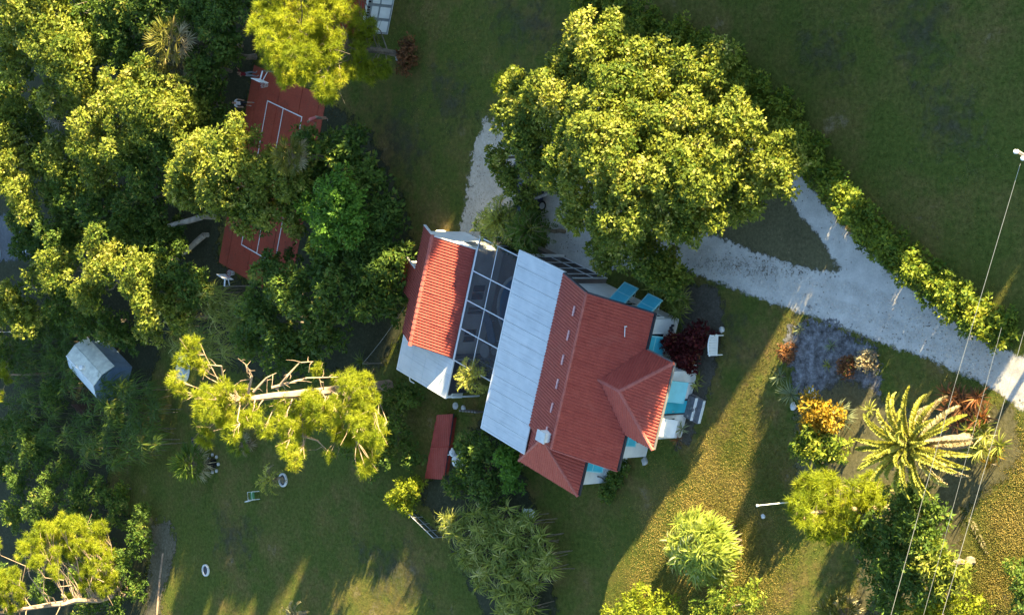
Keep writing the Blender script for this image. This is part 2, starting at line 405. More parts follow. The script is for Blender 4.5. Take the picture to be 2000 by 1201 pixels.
# ------------------------------------------------------------------ ground
def pip(pts, poly):
    """which points lie inside the polygon"""
    x, y = pts[:,0], pts[:,1]; poly = np.asarray(poly)[:, :2]; ins = np.zeros(len(pts), bool)
    j = len(poly)-1
    for i in range(len(poly)):
        xi, yi = poly[i]; xj, yj = poly[j]
        c = ((yi > y) != (yj > y)) & (x < (xj-xi)*(y-yi)/(yj-yi+1e-12)+xi); ins ^= c; j = i
    return ins
def edge_dist(pts, poly):
    poly = np.asarray(poly)[:, :2]; d = np.full(len(pts), 1e9)
    for i in range(len(poly)):
        a = poly[i-1]; b = poly[i]; ab = b-a; t = np.clip(((pts[:, :2]-a) @ ab)/(ab @ ab+1e-9), 0, 1)
        d = np.minimum(d, np.linalg.norm(pts[:, :2]-(a+t[:,None]*ab), axis=1))
    return d
def gh(x, y):
    """gentle unevenness of the ground (a few centimetres)"""
    return 0.0*x
_c, _s = math.cos(R(-18.5)), math.sin(R(-18.5))
_hole = [(_c*a-_s*b, _s*a+_c*b, 0) for a, b in ((-1.5,-3.5),(3.4,-3.5),(3.4,3.9),(-1.5,3.9))]      # pit for the pool
_out = [(-1200,-1200,0),(1200,-1200,0),(1200,1200,0),(-1200,1200,0)]
gm_ = MB()
for i in range(4): gm_.poly([_out[i], _out[(i+1)%4], _hole[(i+1)%4], _hole[i]])
gnd = gm_.build('lawn_ground', 'lawn'); gnd['kind'] = 'structure'
SHEETS = []
def sheet(name, px, mat, z, soft=0.5, world=False, keep=True):
    poly = np.asarray([(p[0], p[1]) for p in px], float) if world else Pn(px)[:, :2]
    lo = poly.min(0)-soft; hi = poly.max(0)+soft; st = 0.3 if np.prod(hi-lo) < 2500 else 0.9
    gx = np.arange(lo[0], hi[0]+st, st); gy = np.arange(lo[1], hi[1]+st, st)
    X, Y = np.meshgrid(gx, gy, indexing='ij'); pts = np.stack([X.ravel(), Y.ravel()], 1)
    ins = pip(pts, poly); d = edge_dist(pts, poly); e = np.where(ins, 0.5+d/soft*0.5, 0.5-d/soft*0.5).clip(-0.5, 1.5)
    V = np.column_stack([pts, np.full(len(pts), z)])
    nx, ny = len(gx), len(gy); I = np.arange(nx*ny).reshape(nx, ny)
    F = np.stack([I[:-1,:-1].ravel(), I[1:,:-1].ravel(), I[1:,1:].ravel(), I[:-1,1:].ravel()], 1)
    ok = (e[F].max(1) > -0.1); F = F[ok]
    o = mesh_obj(name, np_mesh(name, V, F, e, 'edge'), mat); o['kind'] = 'structure'
    if keep: SHEETS.append(poly)
    return o
drive = sheet('gravel_drive', [(2060,712),(2000,700),(1950,682),(1900,658),(1850,622),(1800,580),(1740,532),(1680,478),(1620,415),(1570,350),(1480,285),(1350,225),(1200,200),(1060,215),(975,235),(950,262),(935,300),(925,340),(1000,400),(1050,420),(1075,470),(1060,505),(1110,545),(1160,560),(1185,530),(1260,520),(1340,526),(1400,550),(1500,585),(1600,624),(1700,660),(1800,694),(1880,727),(1950,764),(2010,804),(2060,842)], 'gravel', 0.006, 0.5)
sand = sheet('sandy_path', [(950,235),(990,250),(1010,300),(1020,360),(1000,400),(960,420),(940,450),(930,480),(890,478),(900,440),(912,385),(922,320),(932,270)], 'sand', 0.009, 0.6)
island = sheet('mulch_island', [(1530,378),(1570,430),(1610,480),(1643,530),(1600,528),(1540,512),(1470,488),(1420,468),(1330,440),(1230,420),(1190,370),(1230,300),(1350,290),(1460,320)], 'thin_turf', 0.012, 0.5)
peb = sheet('pebble_bed', [(1545,640),(1590,622),(1640,640),(1700,672),(1722,735),(1705,785),(1650,800),(1600,790),(1560,765),(1535,700)], 'pebbles', 0.015, 0.8)
bed2 = sheet('planting_bed', [(1330,560),(1400,560),(1412,620),(1400,690),(1385,760),(1350,860),(1325,880),(1320,800),(1350,720),(1330,640)], 'mulch', 0.018, 0.6)
bed4 = sheet('garden_bed', [(1650,740),(1760,800),(1980,800),(1990,900),(1880,1000),(1860,1160),(1680,1200),(1680,1000),(1560,930),(1560,800)], 'thin_turf', 0.027, 1.2, keep=False)
bed5 = sheet('side_bed', [(940,820),(1010,890),(1030,950),(1060,1040),(1090,1201),(960,1230),(870,1040),(820,960),(890,890)], 'litter', 0.030, 0.7)
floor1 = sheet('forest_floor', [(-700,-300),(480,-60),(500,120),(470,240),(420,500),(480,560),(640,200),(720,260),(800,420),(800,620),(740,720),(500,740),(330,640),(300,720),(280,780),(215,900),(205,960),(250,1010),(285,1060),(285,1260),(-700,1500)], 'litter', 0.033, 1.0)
bedr = sheet('fence_line_bed', [(300,1020),(330,1020),(345,1060),(320,1150),(310,1220),(285,1220)], 'soil', 0.036, 0.7, keep=False)
for k_, pl_ in enumerate(([(735,225),(800,215),(830,300),(800,350),(750,310)],[(840,150),(900,140),(920,220),(870,240)],[(960,20),(1060,10),(1090,70),(1000,90)],[(1740,20),(1840,10),(1850,110),(1770,130)],[(1560,60),(1640,70),(1650,140),(1580,130)],[(1800,180),(1900,200),(1900,300),(1820,280)],[(700,1060),(800,1080),(840,1170),(740,1160)],[(430,1010),(500,1030),(480,1090),(430,1080)],[(1400,640),(1440,620),(1450,690),(1415,700)])):
    sheet('worn_turf', pl_, 'worn_soil', .040+.003*k_, 2.4, keep=False)
pave = sheet('neighbour_yard', [(-200,400),(50,425),(60,505),(-200,520)], 'grey_pave', 0.039, 0.5)

def strip(px, half):
    c = [P(*q) for q in px]; L_s, R_s = [], []
    for i, q in enumerate(c):
        d = (c[min(i+1, len(c)-1)]-c[max(i-1, 0)]).normalized(); n_ = Vector((-d.y, d.x, 0)); L_s.append(q+n_*half); R_s.append(q-n_*half)
    return [(q.x, q.y) for q in L_s+R_s[::-1]]
for k_, dy in enumerate((-20, 20)):
    sheet('wheel_track', strip([(2040,752+dy),(1950,718+dy),(1850,664+dy),(1760,620+dy),(1660,585+dy),(1560,560+dy*.7),(1460,530+dy*.7),(1360,498+dy*.7)], .28), 'wheel_track', .072+.003*k_, .5, world=True, keep=False)

# ------------------------------------------------------------------ house frame
HT = R(-18.5); E1 = Vector((math.cos(HT), math.sin(HT), 0)); E2 = Vector((-math.sin(HT), math.cos(HT), 0))
def W(a, b, h=0.0): return E1*a+E2*b+Vector((0, 0, h))
rng = np.random.default_rng(7)
def rib_slope(name, poly, parent, pitch=0.172, amp=0.062, course=0.36, mat='tile', sub=6, seed=0, lift=0.018):
    """tiled roof plane: poly = planar polygon, first edge along the eave; half-round ribs run up the slope, courses overlap"""
    rg = np.random.default_rng(seed+11)
    p = [Vector(q) for q in poly]; u = (p[1]-p[0]).normalized()
    nrm = Vector((0,0,0))
    for i in range(1, len(p)-1): nrm += (p[i]-p[0]).cross(p[i+1]-p[0])
    nrm.normalize()
    if nrm.z < 0: nrm = -nrm
    v = nrm.cross(u)
    if v.z < 0: v = -v
    uv = np.array([((q-p[0]).dot(u), (q-p[0]).dot(v)) for q in p])
    us = np.arange(uv[:,0].min(), uv[:,0].max()+1e-6, pitch/sub)
    def rng_at(x):
        ys = []
        for i in range(len(uv)):
            a, b = uv[i-1], uv[i]
            if (a[0]-x)*(b[0]-x) <= 0 and abs(a[0]-b[0]) > 1e-9: ys.append(a[1]+(x-a[0])/(b[0]-a[0])*(b[1]-a[1]))
        return (min(ys), max(ys)) if ys else (0, 0)
    lim = [rng_at(min(max(x, uv[:,0].min()+1e-4), uv[:,0].max()-1e-4)) for x in us]
    vmin, vmax = uv[:,1].min(), uv[:,1].max(); K = int(math.ceil((vmax-vmin)/course))
    rows = []
    for k in range(K+1):
        rows += [(vmin+k*course, 1.0), (vmin+k*course, 0.0)]       # (position, thickness of the lapped edge)
    V = []; nr = len(rows)
    jit = rg.normal(0, 0.005, (len(us)//sub+2, nr))
    for i, x in enumerate(us):
        prof = abs(math.sin(math.pi*x/pitch))**0.75*amp
        for r, (vv, th) in enumerate(rows):
            c = min(max(vv, lim[i][0]), lim[i][1])
            o = prof+(0.0 if th else lift)+jit[i//sub][r//2]
            q = p[0]+u*x+v*c+nrm*o; V.append(q)
    F = []
    for i in range(len(us)-1):
        for r in range(nr-1):
            a, b, c2, d = i*nr+r, (i+1)*nr+r, (i+1)*nr+r+1, i*nr+r+1
            if (V[a]-V[d]).length+(V[b]-V[c2]).length < 1e-4: continue
            F.append((a, b, c2, d))
    me = np_mesh(name, np.array([tuple(q) for q in V]), np.array(F, int))
    o = mesh_obj(name, me, mat, parent)
    # deck board under the tiles keeps light out
    MB().prism([q-nrm*0.07 for q in p], [q-nrm*0.012 for q in p]).build('roof_deck', 'dark_fascia', o)
    return o
def ridge_caps(name, p, q, parent, r=0.085, step=0.36, mat='tile_cap'):
    """row of half-round cap tiles, one mesh"""
    p = Vector(p); q = Vector(q); L = (q-p).length; n = max(2, int(L/step)); d = (q-p)/n; m = MB()
    for i in range(n):
        m.tube([p+d*i, p+d*(i+1.06)], [r*1.12, r*0.92], 8)
    return m.build(name, mat, parent, smooth=False)

# ---------- main house (coordinates a, b, h of the house frame)
house = empty('main_house', (0,0,0), HT, 'white house with dark red tiled roof, turquoise shutters and a wing facing the lawn', 'house')
part('wall', 'white_wall', house, (7.0, 12.9, -4.0, 3.8, 0, 2.72))
part('wall', 'white_wall', house, (12.905, 15.05, -2.05, 1.7, 0, 2.72))
part('wall', 'white_wall', house, (6.6, 10.65, -6.45, -4.005, 0, 2.72))
# upper gable wall closing the roof ends
for b0, b1 in ((3.62, 3.80), (-4.0, -3.85)):
    MB().prism([(7.03,b0,2.725),(12.9,b0,2.725),(12.9,b0,2.95),(10.33,b0,4.36),(7.03,b0,3.15)], [(7.03,b1,2.725),(12.9,b1,2.725),(12.9,b1,2.95),(10.33,b1,4.36),(7.03,b1,3.15)]).build('gable_wall', 'white_wall', house)
rr = rib_slope('roof_slope', [(13.62,-4.36,2.70),(13.62,4.39,2.70),(10.33,4.39,4.49),(10.33,-4.36,4.49)], house, seed=1)
rl = rib_slope('roof_slope', [(7.03,4.39,3.28),(7.03,-4.36,3.28),(10.33,-4.36,4.49),(10.33,4.39,4.49)], house, seed=2)
ridge_caps('ridge_cap', (10.33,-4.36,4.53), (10.33,4.40,4.53), house, 0.075)
for b0 in (4.40, -4.37):
    m = MB(); m.bar((13.66,b0,2.69), (10.33,b0,4.50), 0.05, 0.16); m.bar((7.03,b0,3.27), (10.33,b0,4.50), 0.05, 0.16)
    m.build('verge_board', 'dark_fascia' if b0 > 0 else 'tile_cap', house)
part('fascia', 'dark_fascia', house, (13.60, 13.66, -4.36, -2.34, 2.52, 2.66)); part('fascia', 'dark_fascia', house, (13.60, 13.66, 2.40, 4.39, 2.52, 2.66))
# wing (hipped)
A_ = 13.42; B_ = 0.07; HW = 3.65; ae = 15.75; b0, b1 = -2.30, 2.42
rib_slope('wing_roof_slope', [(ae,b0,2.70),(ae,b1,2.70),(A_,B_,HW)], house, seed=3)
mt = 13.62-(HW-2.70)/0.544
rib_slope('wing_roof_slope', [(ae,b1,2.70),(13.60,b1,2.715),(mt,B_,HW),(A_,B_,HW)][::1], house, seed=4)
rib_slope('wing_roof_slope', [(13.60,b0,2.715),(ae,b0,2.70),(A_,B_,HW),(mt,B_,HW)], house, seed=5)
ridge_caps('hip_cap', (ae+.02,b0-.02,2.72), (A_,B_,HW+.03), house, 0.095)
ridge_caps('hip_cap', (ae+.02,b1+.02,2.72), (A_,B_,HW+.03), house, 0.095)
ridge_caps('ridge_cap', (A_,B_,HW+.03), (mt-.1,B_,HW+.05), house, 0.09)
part('fascia', 'gutter_grey', house, (ae-.03, ae+.03, b0, b1, 2.54, 2.67), (13.67, ae-.035, b0-.03, b0+.02, 2.54, 2.67), (13.67, ae-.035, b1-.02, b1+.03, 2.54, 2.67))
part('soffit', 'white_paint', house, (12.95, ae-.04, b0+.03, b1-.03, 2.50, 2.53))
# kitchen end (hipped)
ke, kl, kb, ka, kbA, KH = 11.25, 6.21, -6.80, 8.73, -4.42, 3.78
rib_slope('kitchen_roof_slope', [(kl,kb,2.70),(ke,kb,2.70),(ka,kbA,KH)], house, seed=6)
rib_slope('kitchen_roof_slope', [(ke,kb,2.70),(ke,-4.0,2.70),(ka,-4.0,KH),(ka,kbA,KH)], house, seed=7)
rib_slope('kitchen_roof_slope', [(kl,-4.0,2.70),(kl,kb,2.70),(ka,kbA,KH),(ka,-4.0,KH)], house, seed=8)
ridge_caps('hip_cap', (ke+.02,kb-.02,2.72), (ka,kbA,KH+.03), house, 0.075)
ridge_caps('hip_cap', (kl-.02,kb-.02,2.72), (ka,kbA,KH+.03), house, 0.075)
part('fascia', 'dark_fascia', house, (ke-.02, ke+.04, kb, -4.42, 2.54, 2.67), (kl+.5, ke-.03, kb-.04, kb+.02, 2.54, 2.67))
# chimney
ch = part('chimney', 'white_paint', house, (9.35, 9.95, -4.15, -3.65, 4.0, 4.78), bevel=0.02)
part('chimney_cap', 'pale_stone', ch, (9.30, 10.0, -4.20, -3.60, 4.785, 4.86))
# pale vent strips in the far slope
for k in range(6):
    bb = 3.05-k*1.36
    a0 = 9.35; h0 = 3.28+.367*(a0-7.03)+.075
    m = MB(); m.obox((a0, bb, h0+0.01), (0.07, 0.27, 0.035), ((1,0,.367), (0,1,0), (-.367,0,1))); m.build('roof_vent', 'vent_pink', house)
# solar pipe bracket on the near slope
m = MB(); m.tube([(12.55,3.3,3.33),(12.55,3.3,3.50)], 0.03, 6); m.bar((12.5,3.25,3.42),(12.62,2.75,3.40),0.03); m.build('vent_pipe', 'white_paint', house)
# flat white roof over the lanai, in panels
nP = 13; bt, bb_ = 4.39, -6.02; wP = (bt-bb_)/nP
for k in range(nP):
    z = 3.24+rng.normal(0, .004)
    a1 = 7.02 if k < 10 else 6.99
    o = part('roof_panel', 'white_roof', house, (3.16, a1, bb_+k*wP+.006, bb_+(k+1)*wP-.006, z-.07, z), bevel=0.012)
part('roof_edge', 'white_paint', house, (3.09, 3.155, bb_-.05, bt+.05, 3.10, 3.25), (3.16, 7.0, bb_-.06, bb_-.003, 3.10, 3.245), (3.16, 7.0, bt+.003, bt+.06, 3.10, 3.245))
# lanai posts under the roof
for a, b in ((3.2, 4.2), (3.2, 1.0), (3.2, -2.4), (3.2, -5.8), (5.2, -5.8)):
    part('lanai_post', 'white_paint', house, (a, a+.1, b-.05, b+.05, 0, 3.09))
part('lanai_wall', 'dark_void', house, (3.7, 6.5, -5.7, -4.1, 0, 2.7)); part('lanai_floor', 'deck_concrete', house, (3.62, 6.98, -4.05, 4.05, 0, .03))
# white ramp by the kitchen: low slanting cheek
m = MB(); m.prism([(10.66,-6.0,0),(11.6,-5.8,0),(11.6,-4.6,0),(10.66,-4.4,0)], [(10.66,-6.0,.55),(11.5,-5.8,.25),(11.5,-4.6,.25),(10.66,-4.4,.55)])
m.build('ramp', 'pale_stone', house)

def shutter(parent, wall_a, bc, hc, wd, ht, tilt, mat='turquoise', pale=False, axis='a'):
    """top-hinged storm shutter propped open: axis = the wall normal"""
    if axis == 'a': n, s = Vector((1,0,0)), Vector((0,1,0)); top = Vector((wall_a+.04, bc, hc))
    else: n, s = Vector((0,1,0)), Vector((1,0,0)); top = Vector((bc, wall_a+.04, hc))
    dn = (n*math.sin(tilt)-Vector((0,0,1))*math.cos(tilt)).normalized(); nn = s.cross(dn).normalized()
    m = MB(); m.obox(top+dn*ht/2, (ht/2, wd/2, .02), (dn, s, nn)); o = m.build('shutter', mat, parent)
    f = MB()
    for e in (-1, 1): f.obox(top+dn*ht/2+s*(e*(wd/2)), (ht/2, .03, .035), (dn, s, nn))
    f.obox(top+dn*(ht), (.03, wd/2+.03, .035), (dn, s, nn)); f.obox(top+dn*(ht*.5), (.02, wd/2-.035, .030), (dn, s, nn))
    f.build('shutter_frame', 'turquoise_pale' if not pale else 'white_paint', o)
    for e in (-1, 1):
        g = MB(); a = top+dn*ht+s*(e*wd*.4); g.bar(a, a-n*(ht*math.sin(tilt)), .02); g.build('prop_rod', 'aluminium', o)
    return o
def window(parent, wall_a, bc, h0, wd, ht, axis='a', mat='glass_dark', sgn=1, out=0.0):
    f = MB(); g = MB()
    def bx(mb, s0, s1, n0, n1, z0, z1):
        if sgn < 0: n0, n1 = -n1, -n0
        if axis == 'a': mb.box(wall_a+n0, wall_a+n1, s0, s1, z0, z1)
        else: mb.box(s0, s1, wall_a+n0, wall_a+n1, z0, z1)
    bx(f, bc-wd/2-.06, bc-wd/2, .003, .06, h0-.06, h0+ht+.06); bx(f, bc+wd/2, bc+wd/2+.06, .003, .06, h0-.06, h0+ht+.06)
    bx(f, bc-wd/2, bc+wd/2, .003, .06, h0-.06, h0); bx(f, bc-wd/2, bc+wd/2, .003, .06, h0+ht, h0+ht+.06); bx(f, bc-.02, bc+.02, .003, .05, h0, h0+ht)
    o = f.build('window_frame', 'white_paint', parent)
    bx(g, bc-wd/2, bc-.021, .003, .02, h0, h0+ht); bx(g, bc+.021, bc+wd/2, .003, .02, h0, h0+ht)
    g.build('pane', mat, o); return o
# gable side (faces the drive): two turquoise shutters
for ac in (10.3, 12.2):
    window(house, 3.8, ac, 1.0, 0.9, 1.1, 'b'); shutter(house, 3.8, ac, 2.25, 1.05, 1.25, R(48), axis='b')
# main wall facing the lawn, upper bay
window(house, 12.9, 2.55, 0.9, 0.9, 1.1); shutter(house, 12.9, 2.45, 2.2, 0.95, 1.15, R(22))
m = MB()
for k in range(3): m.obox((12.95, 3.45-.12*k, .42+.09*(k%2)), (.05, .05, .07), ((1,0,0),(0,1,0),(0,0,1)))
m.build('meter_box', 'dark_fascia', house)
window(house, 12.9, -2.75, 0.9, 0.8, 1.1); shutter(house, 12.9, -2.75, 2.25, 0.9, 0.9, R(20))
# wing wall: shutter, door, shutter, steps
window(house, 15.05, 0.68, 0.9, 0.9, 1.15); shutter(house, 15.05, 0.68, 2.25, 1.10, 1.25, R(22), 'turquoise_pale')
dr = MB().box(15.053, 15.10, -0.62, 0.06, 0.22, 2.2).build('door', 'turquoise', house)
MB().box(15.055, 15.12, -0.70, -0.625, 0.18, 2.28).box(15.055, 15.12, 0.065, 0.14, 0.18, 2.28).box(15.055, 15.12, -0.62, 0.06, 2.205, 2.28).build('door_frame', 'dark_fascia', house)
MB().tube([(15.16,-.5,1.15),(15.16,-.5,1.30)], .02, 6).build('handle', 'aluminium', dr)
window(house, 15.05, -1.3, 0.9, 0.8, 1.1); shutter(house, 15.05, -1.3, 2.3, 0.92, 1.2, R(24), 'white_paint', True)
for y in (1.02,): MB().box(15.053, 15.065, y, y+.03, 0.05, 2.5).build('wall_joint', 'gutter_grey', house)
# kitchen wall: shutter and hose
window(house, 10.65, -5.1, 0.9, 0.8, 1.1); shutter(house, 10.65, -5.15, 2.25, 0.85, 1.15, R(22))
MB().tube([(10.70,-6.0,1.0),(10.75,-6.1,.7),(10.80,-6.3,.4),(10.9,-6.4,.1)], .045, 6).build('downpipe', 'gutter_grey', house)

# ---------- front steps with rails (stands against the wing)
st = empty('front_steps', W(15.5, -0.25, 0), HT, 'grey stone door steps with white edges and rails below the turquoise door', 'steps')
def S(a0,a1,b0,b1,z0,z1): return (a0-15.5, a1-15.5, b0+.25, b1+.25, z0, z1)
part('landing', 'slate', st, S(15.10,15.62,-.83,.38,0,.30)); part('tread', 'slate', st, S(15.66,16.05,-.83,.38,0,.15))
part('edge_strip', 'white_paint', st, S(15.625,15.655,-.85,.40,0,.33)); part('edge_strip', 'white_paint', st, S(16.055,16.09,-.85,.40,0,.17))
for b in (-.88, .41):
    part('side_board', 'gutter_grey', st, S(15.12,16.05,b,b+.025,0,.20))
# pieces of rock on the landing and tread
for k in range(9):
    m = MB(); x = rng.uniform(15.18, 15.98); y = rng.uniform(-.7, .25); r = rng.uniform(.06, .13)
    m.lathe((x-15.5, y+.25, .31 if x < 15.6 else .16), [(r,0),(r*.9,.03),(r*.4,.05),(0.001,.05)], 7); m.build('flagstone', 'concrete' if k % 3 == 0 else 'slate', st)

# ---------- annex
ann = empty('annex', W(0,0,0), HT, 'small guest annex with sunlit orange red tiled gable roof beside the pool', 'house')
part('wall', 'white_wall', ann, (-5.5, -1.75, -3.45, 2.85, 0, 2.42))
for bq0, bq1 in ((2.70,2.85), (-3.45,-3.30)):
    MB().prism([(-5.5,bq0,2.425),(-1.75,bq0,2.425),(-1.75,bq0,2.60),(-3.8,bq0,3.64),(-5.5,bq0,2.86)], [(-5.5,bq1,2.425),(-1.75,bq1,2.425),(-1.75,bq1,2.60),(-3.8,bq1,3.64),(-5.5,bq1,2.86)]).build('gable_wall', 'white_wall', ann)
rib_slope('roof_slope', [(-1.34,-3.55,2.50),(-1.34,3.05,2.50),(-3.8,3.05,3.75),(-3.8,-3.55,3.75)], ann, seed=21)
rib_slope('roof_slope', [(-5.90,3.05,2.79),(-5.90,-3.55,2.79),(-3.8,-3.55,3.75),(-3.8,3.05,3.75)], ann, seed=22)
ridge_caps('ridge_cap', (-3.8,-3.6,3.79), (-3.8,3.1,3.79), ann, 0.13, 0.33)
rib_slope('porch_roof_slope', [(-8.15,0.35,1.78),(-8.15,-1.5,1.78),(-5.85,-1.5,2.81),(-5.85,0.35,2.81)], ann, seed=23)
part('porch_wall', 'white_wall', ann, (-7.9, -5.505, -1.4, .25, 0, 1.86))
m = MB(); m.prism([(-7.9,.18,1.865),(-5.505,.18,1.865),(-5.505,.18,2.86)], [(-7.9,.25,1.865),(-5.505,.25,1.865),(-5.505,.25,2.86)]); m.build('porch_gable', 'white_wall', ann)
m = MB()
m.bar((-1.30,3.08,2.47), (-3.8,3.08,3.74), .05, .15); m.bar((-5.95,3.08,2.76), (-3.8,3.08,3.74), .05, .15); m.build('verge_board', 'fascia', ann)
m = MB(); m.bar((-8.2,.38,1.75), (-5.9,.38,2.78), .05, .12); m.build('verge_board', 'fascia', ann)
part('gutter', 'white_paint', ann, (-1.33, -1.24, -3.6, 3.1, 2.40, 2.50))
# flat white extension roof at the low end, in panels
for k in range(4):
    z = 2.50+rng.normal(0,.004)
    part('roof_panel', 'white_roof', ann, (-6.1+k*1.205+.005, -6.1+(k+1)*1.205-.005, -5.95, -3.62, z-.06, z), bevel=.012)
part('roof_edge', 'white_paint', ann, (-6.15, -6.10, -6.0, -3.62, 2.40, 2.51), (-1.275, -1.22, -6.0, -3.62, 2.40, 2.51), (-6.1, -1.28, -6.0, -5.953, 2.40, 2.505))
part('extension_wall', 'dark_fascia', ann, (-5.8, -1.5, -5.8, -3.455, 0, 2.42))
MB().bar((-5.1,-6.02,2.3),(-5.1,-6.35,2.15),.05).bar((-5.1,-6.35,2.15),(-4.7,-6.35,2.15),.05).build('gutter_spout', 'white_paint', ann)
MB().tube([(-1.2,-5.9,0),(-1.2,-5.9,2.4)], .05, 7).build('downpipe', 'white_paint', ann)
# wall facing the pool: windows and a door
window(ann, -1.75, 0.35, 0.85, 0.9, 0.9, 'a', 'dark_void'); window(ann, -1.75, -0.75, 0.5, 0.45, 1.3, 'a', 'dark_void'); window(ann, -1.75, -2.3, .8, .8, .9, 'a', 'dark_void')
window(ann, 2.85, -2.9, 0.95, 0.8, 0.9, 'b', 'glass_dark')
part('step', 'concrete', ann, (-2.6, -1.8, 2.855, 3.5, 0, .25))

# ---------- pool and its screen cage
# deck with a kidney shaped hole for the pool
import bmesh
def pool_outline(g, n=40):
    pts = []
    for i in range(n):
        t = 2*math.pi*i/n
        r = 1.0+0.10*math.cos(2*t+.5)-0.12*math.cos(3*t)
        pts.append((0.95+(1.75+g)*r*math.cos(t), 0.05+(2.45+g)*math.sin(t)*r, 0))
    return pts
pool = empty('swimming_pool', W(0,0,0), HT, 'kidney shaped blue pool with pale coping inside the screen cage', 'pool')
po, pi_ = pool_outline(.18), pool_outline(0)
n = len(po)
dk = MB(); outer = []
for i in range(n):                           # square deck edge in the direction of each outline point
    dx, dy = po[i][0]-.95, po[i][1]-.05
    k = min((3.6-.95)/dx if dx > 1e-6 else (-1.74-.95)/dx if dx < -1e-6 else 1e9, (4.1-.05)/dy if dy > 1e-6 else (-3.75-.05)/dy if dy < -1e-6 else 1e9)
    outer.append((.95+dx*k, .05+dy*k))
for i in range(n):
    j = (i+1) % n
    dk.poly([(po[i][0],po[i][1],.016),(outer[i][0],outer[i][1],.016),(outer[j][0],outer[j][1],.016),(po[j][0],po[j][1],.016)])
for cx_, cy_ in ((-1.74,4.1),(3.6,4.1),(-1.74,-3.75),(3.6,-3.75)):   # close the four corners
    near = sorted(outer, key=lambda q: (q[0]-cx_)**2+(q[1]-cy_)**2)[:1][0]
    e1_ = min((q for q in outer if abs(q[0]-cx_) < 1e-6), key=lambda q: abs(q[1]-cy_)); e2_ = min((q for q in outer if abs(q[1]-cy_) < 1e-6), key=lambda q: abs(q[0]-cx_))
    dk.poly([(e1_[0],e1_[1],.016),(cx_,cy_,.016),(e2_[0],e2_[1],.016)])
dko = dk.build('pool_deck', 'deck_concrete'); dko.rotation_euler = (0,0,HT); dko['kind'] = 'structure'
cp = MB()
for i in range(n):
    j = (i+1) % n
    cp.prism([(po[i][0],po[i][1],.0),(po[j][0],po[j][1],.0),(pi_[j][0],pi_[j][1],.0),(pi_[i][0],pi_[i][1],.0)], [(po[i][0],po[i][1],.05),(po[j][0],po[j][1],.05),(pi_[j][0],pi_[j][1],.05),(pi_[i][0],pi_[i][1],.05)])
cp.build('coping', 'pale_stone', pool)
m = MB()
for i in range(n):
    j = (i+1) % n; m.poly([(pi_[i][0],pi_[i][1],.0),(pi_[j][0],pi_[j][1],.0),(pi_[j][0],pi_[j][1],-1.3),(pi_[i][0],pi_[i][1],-1.3)])
m.poly([(x,y,-1.3) for x,y,_ in pi_])
m.build('basin', 'pool_tile', pool)
m = MB(); m.poly([(x,y,-.06) for x,y,_ in pi_]); m.build('water', 'pool_water', pool)

cage = empty('pool_cage', W(0,0,0), HT, 'white framed insect screen cage over the pool between annex and house', 'screen cage')
CZ = 2.70; ca0, ca1, cam_ = -0.93, 3.05, 0.73; bs = [3.9, 1.91, 0.15, -1.56, -3.5]
def beam(p, q, wd=.05, ht=.08, nm='beam'): return MB().bar(p, q, wd, ht).build(nm, 'aluminium', cage)
for b in bs: beam((ca0,b,CZ), (ca1,b,CZ))
for a in (ca0, cam_, ca1):
    for k in range(len(bs)-1): beam((a,bs[k]-.04,CZ), (a,bs[k+1]+.04,CZ), .04 if a == cam_ else .05)
for a in (ca0, cam_, 2.2, ca1):
    for b in (bs[0], bs[-1]): beam((a,b,.02), (a,b,CZ-.05), .06, .06, 'post')
beam((ca0,bs[0],1.0),(ca1,bs[0],1.0),.05,.05,'rail'); beam((ca0,bs[-1],1.0),(ca1,bs[-1],1.0),.05,.05,'rail')
for k in range(len(bs)-1):
    for a0, a1 in ((ca0, cam_), (cam_, ca1)):
        MB().poly([(a0+.03,bs[k]-.04,CZ+.02),(a1-.03,bs[k]-.04,CZ+.02),(a1-.03,bs[k+1]+.04,CZ+.02),(a0+.03,bs[k+1]+.04,CZ+.02)]).build('screen_panel', 'insect_screen', cage)
for b in (bs[0], bs[-1]):
    for a0, a1 in ((ca0, cam_), (cam_, ca1)): MB().poly([(a0+.03,b,.05),(a1-.03,b,.05),(a1-.03,b,CZ-.05),(a0+.03,b,CZ-.05)]).build('screen_panel', 'insect_screen', cage)
beam((ca0,bs[0],CZ),(-1.3,bs[0],2.5),.06,.06)
# screened bays under the white roof beside the drive
cg2 = empty('lanai_screen', W(0,0,0), HT, 'dark screen wall with thin white frame under the white roof beside the drive', 'screen wall')
for a in (3.3, 4.3, 5.3, 6.3, 7.0): MB().bar((a,4.1,0),(a,4.1,3.05),.06).build('post', 'aluminium', cg2)
for z in (.05, 1.0, 3.05): MB().bar((3.3,4.1,z),(7.0,4.1,z),.05).build('rail', 'aluminium', cg2)
for a in (3.3, 4.3, 5.3, 6.3): MB().poly([(a+.03,4.1,.1),(a+.97 if a<6.2 else 6.97,4.1,.1),(a+.97 if a<6.2 else 6.97,4.1,3.0),(a+.03,4.1,3.0)]).build('screen_panel', 'insect_screen', cg2)

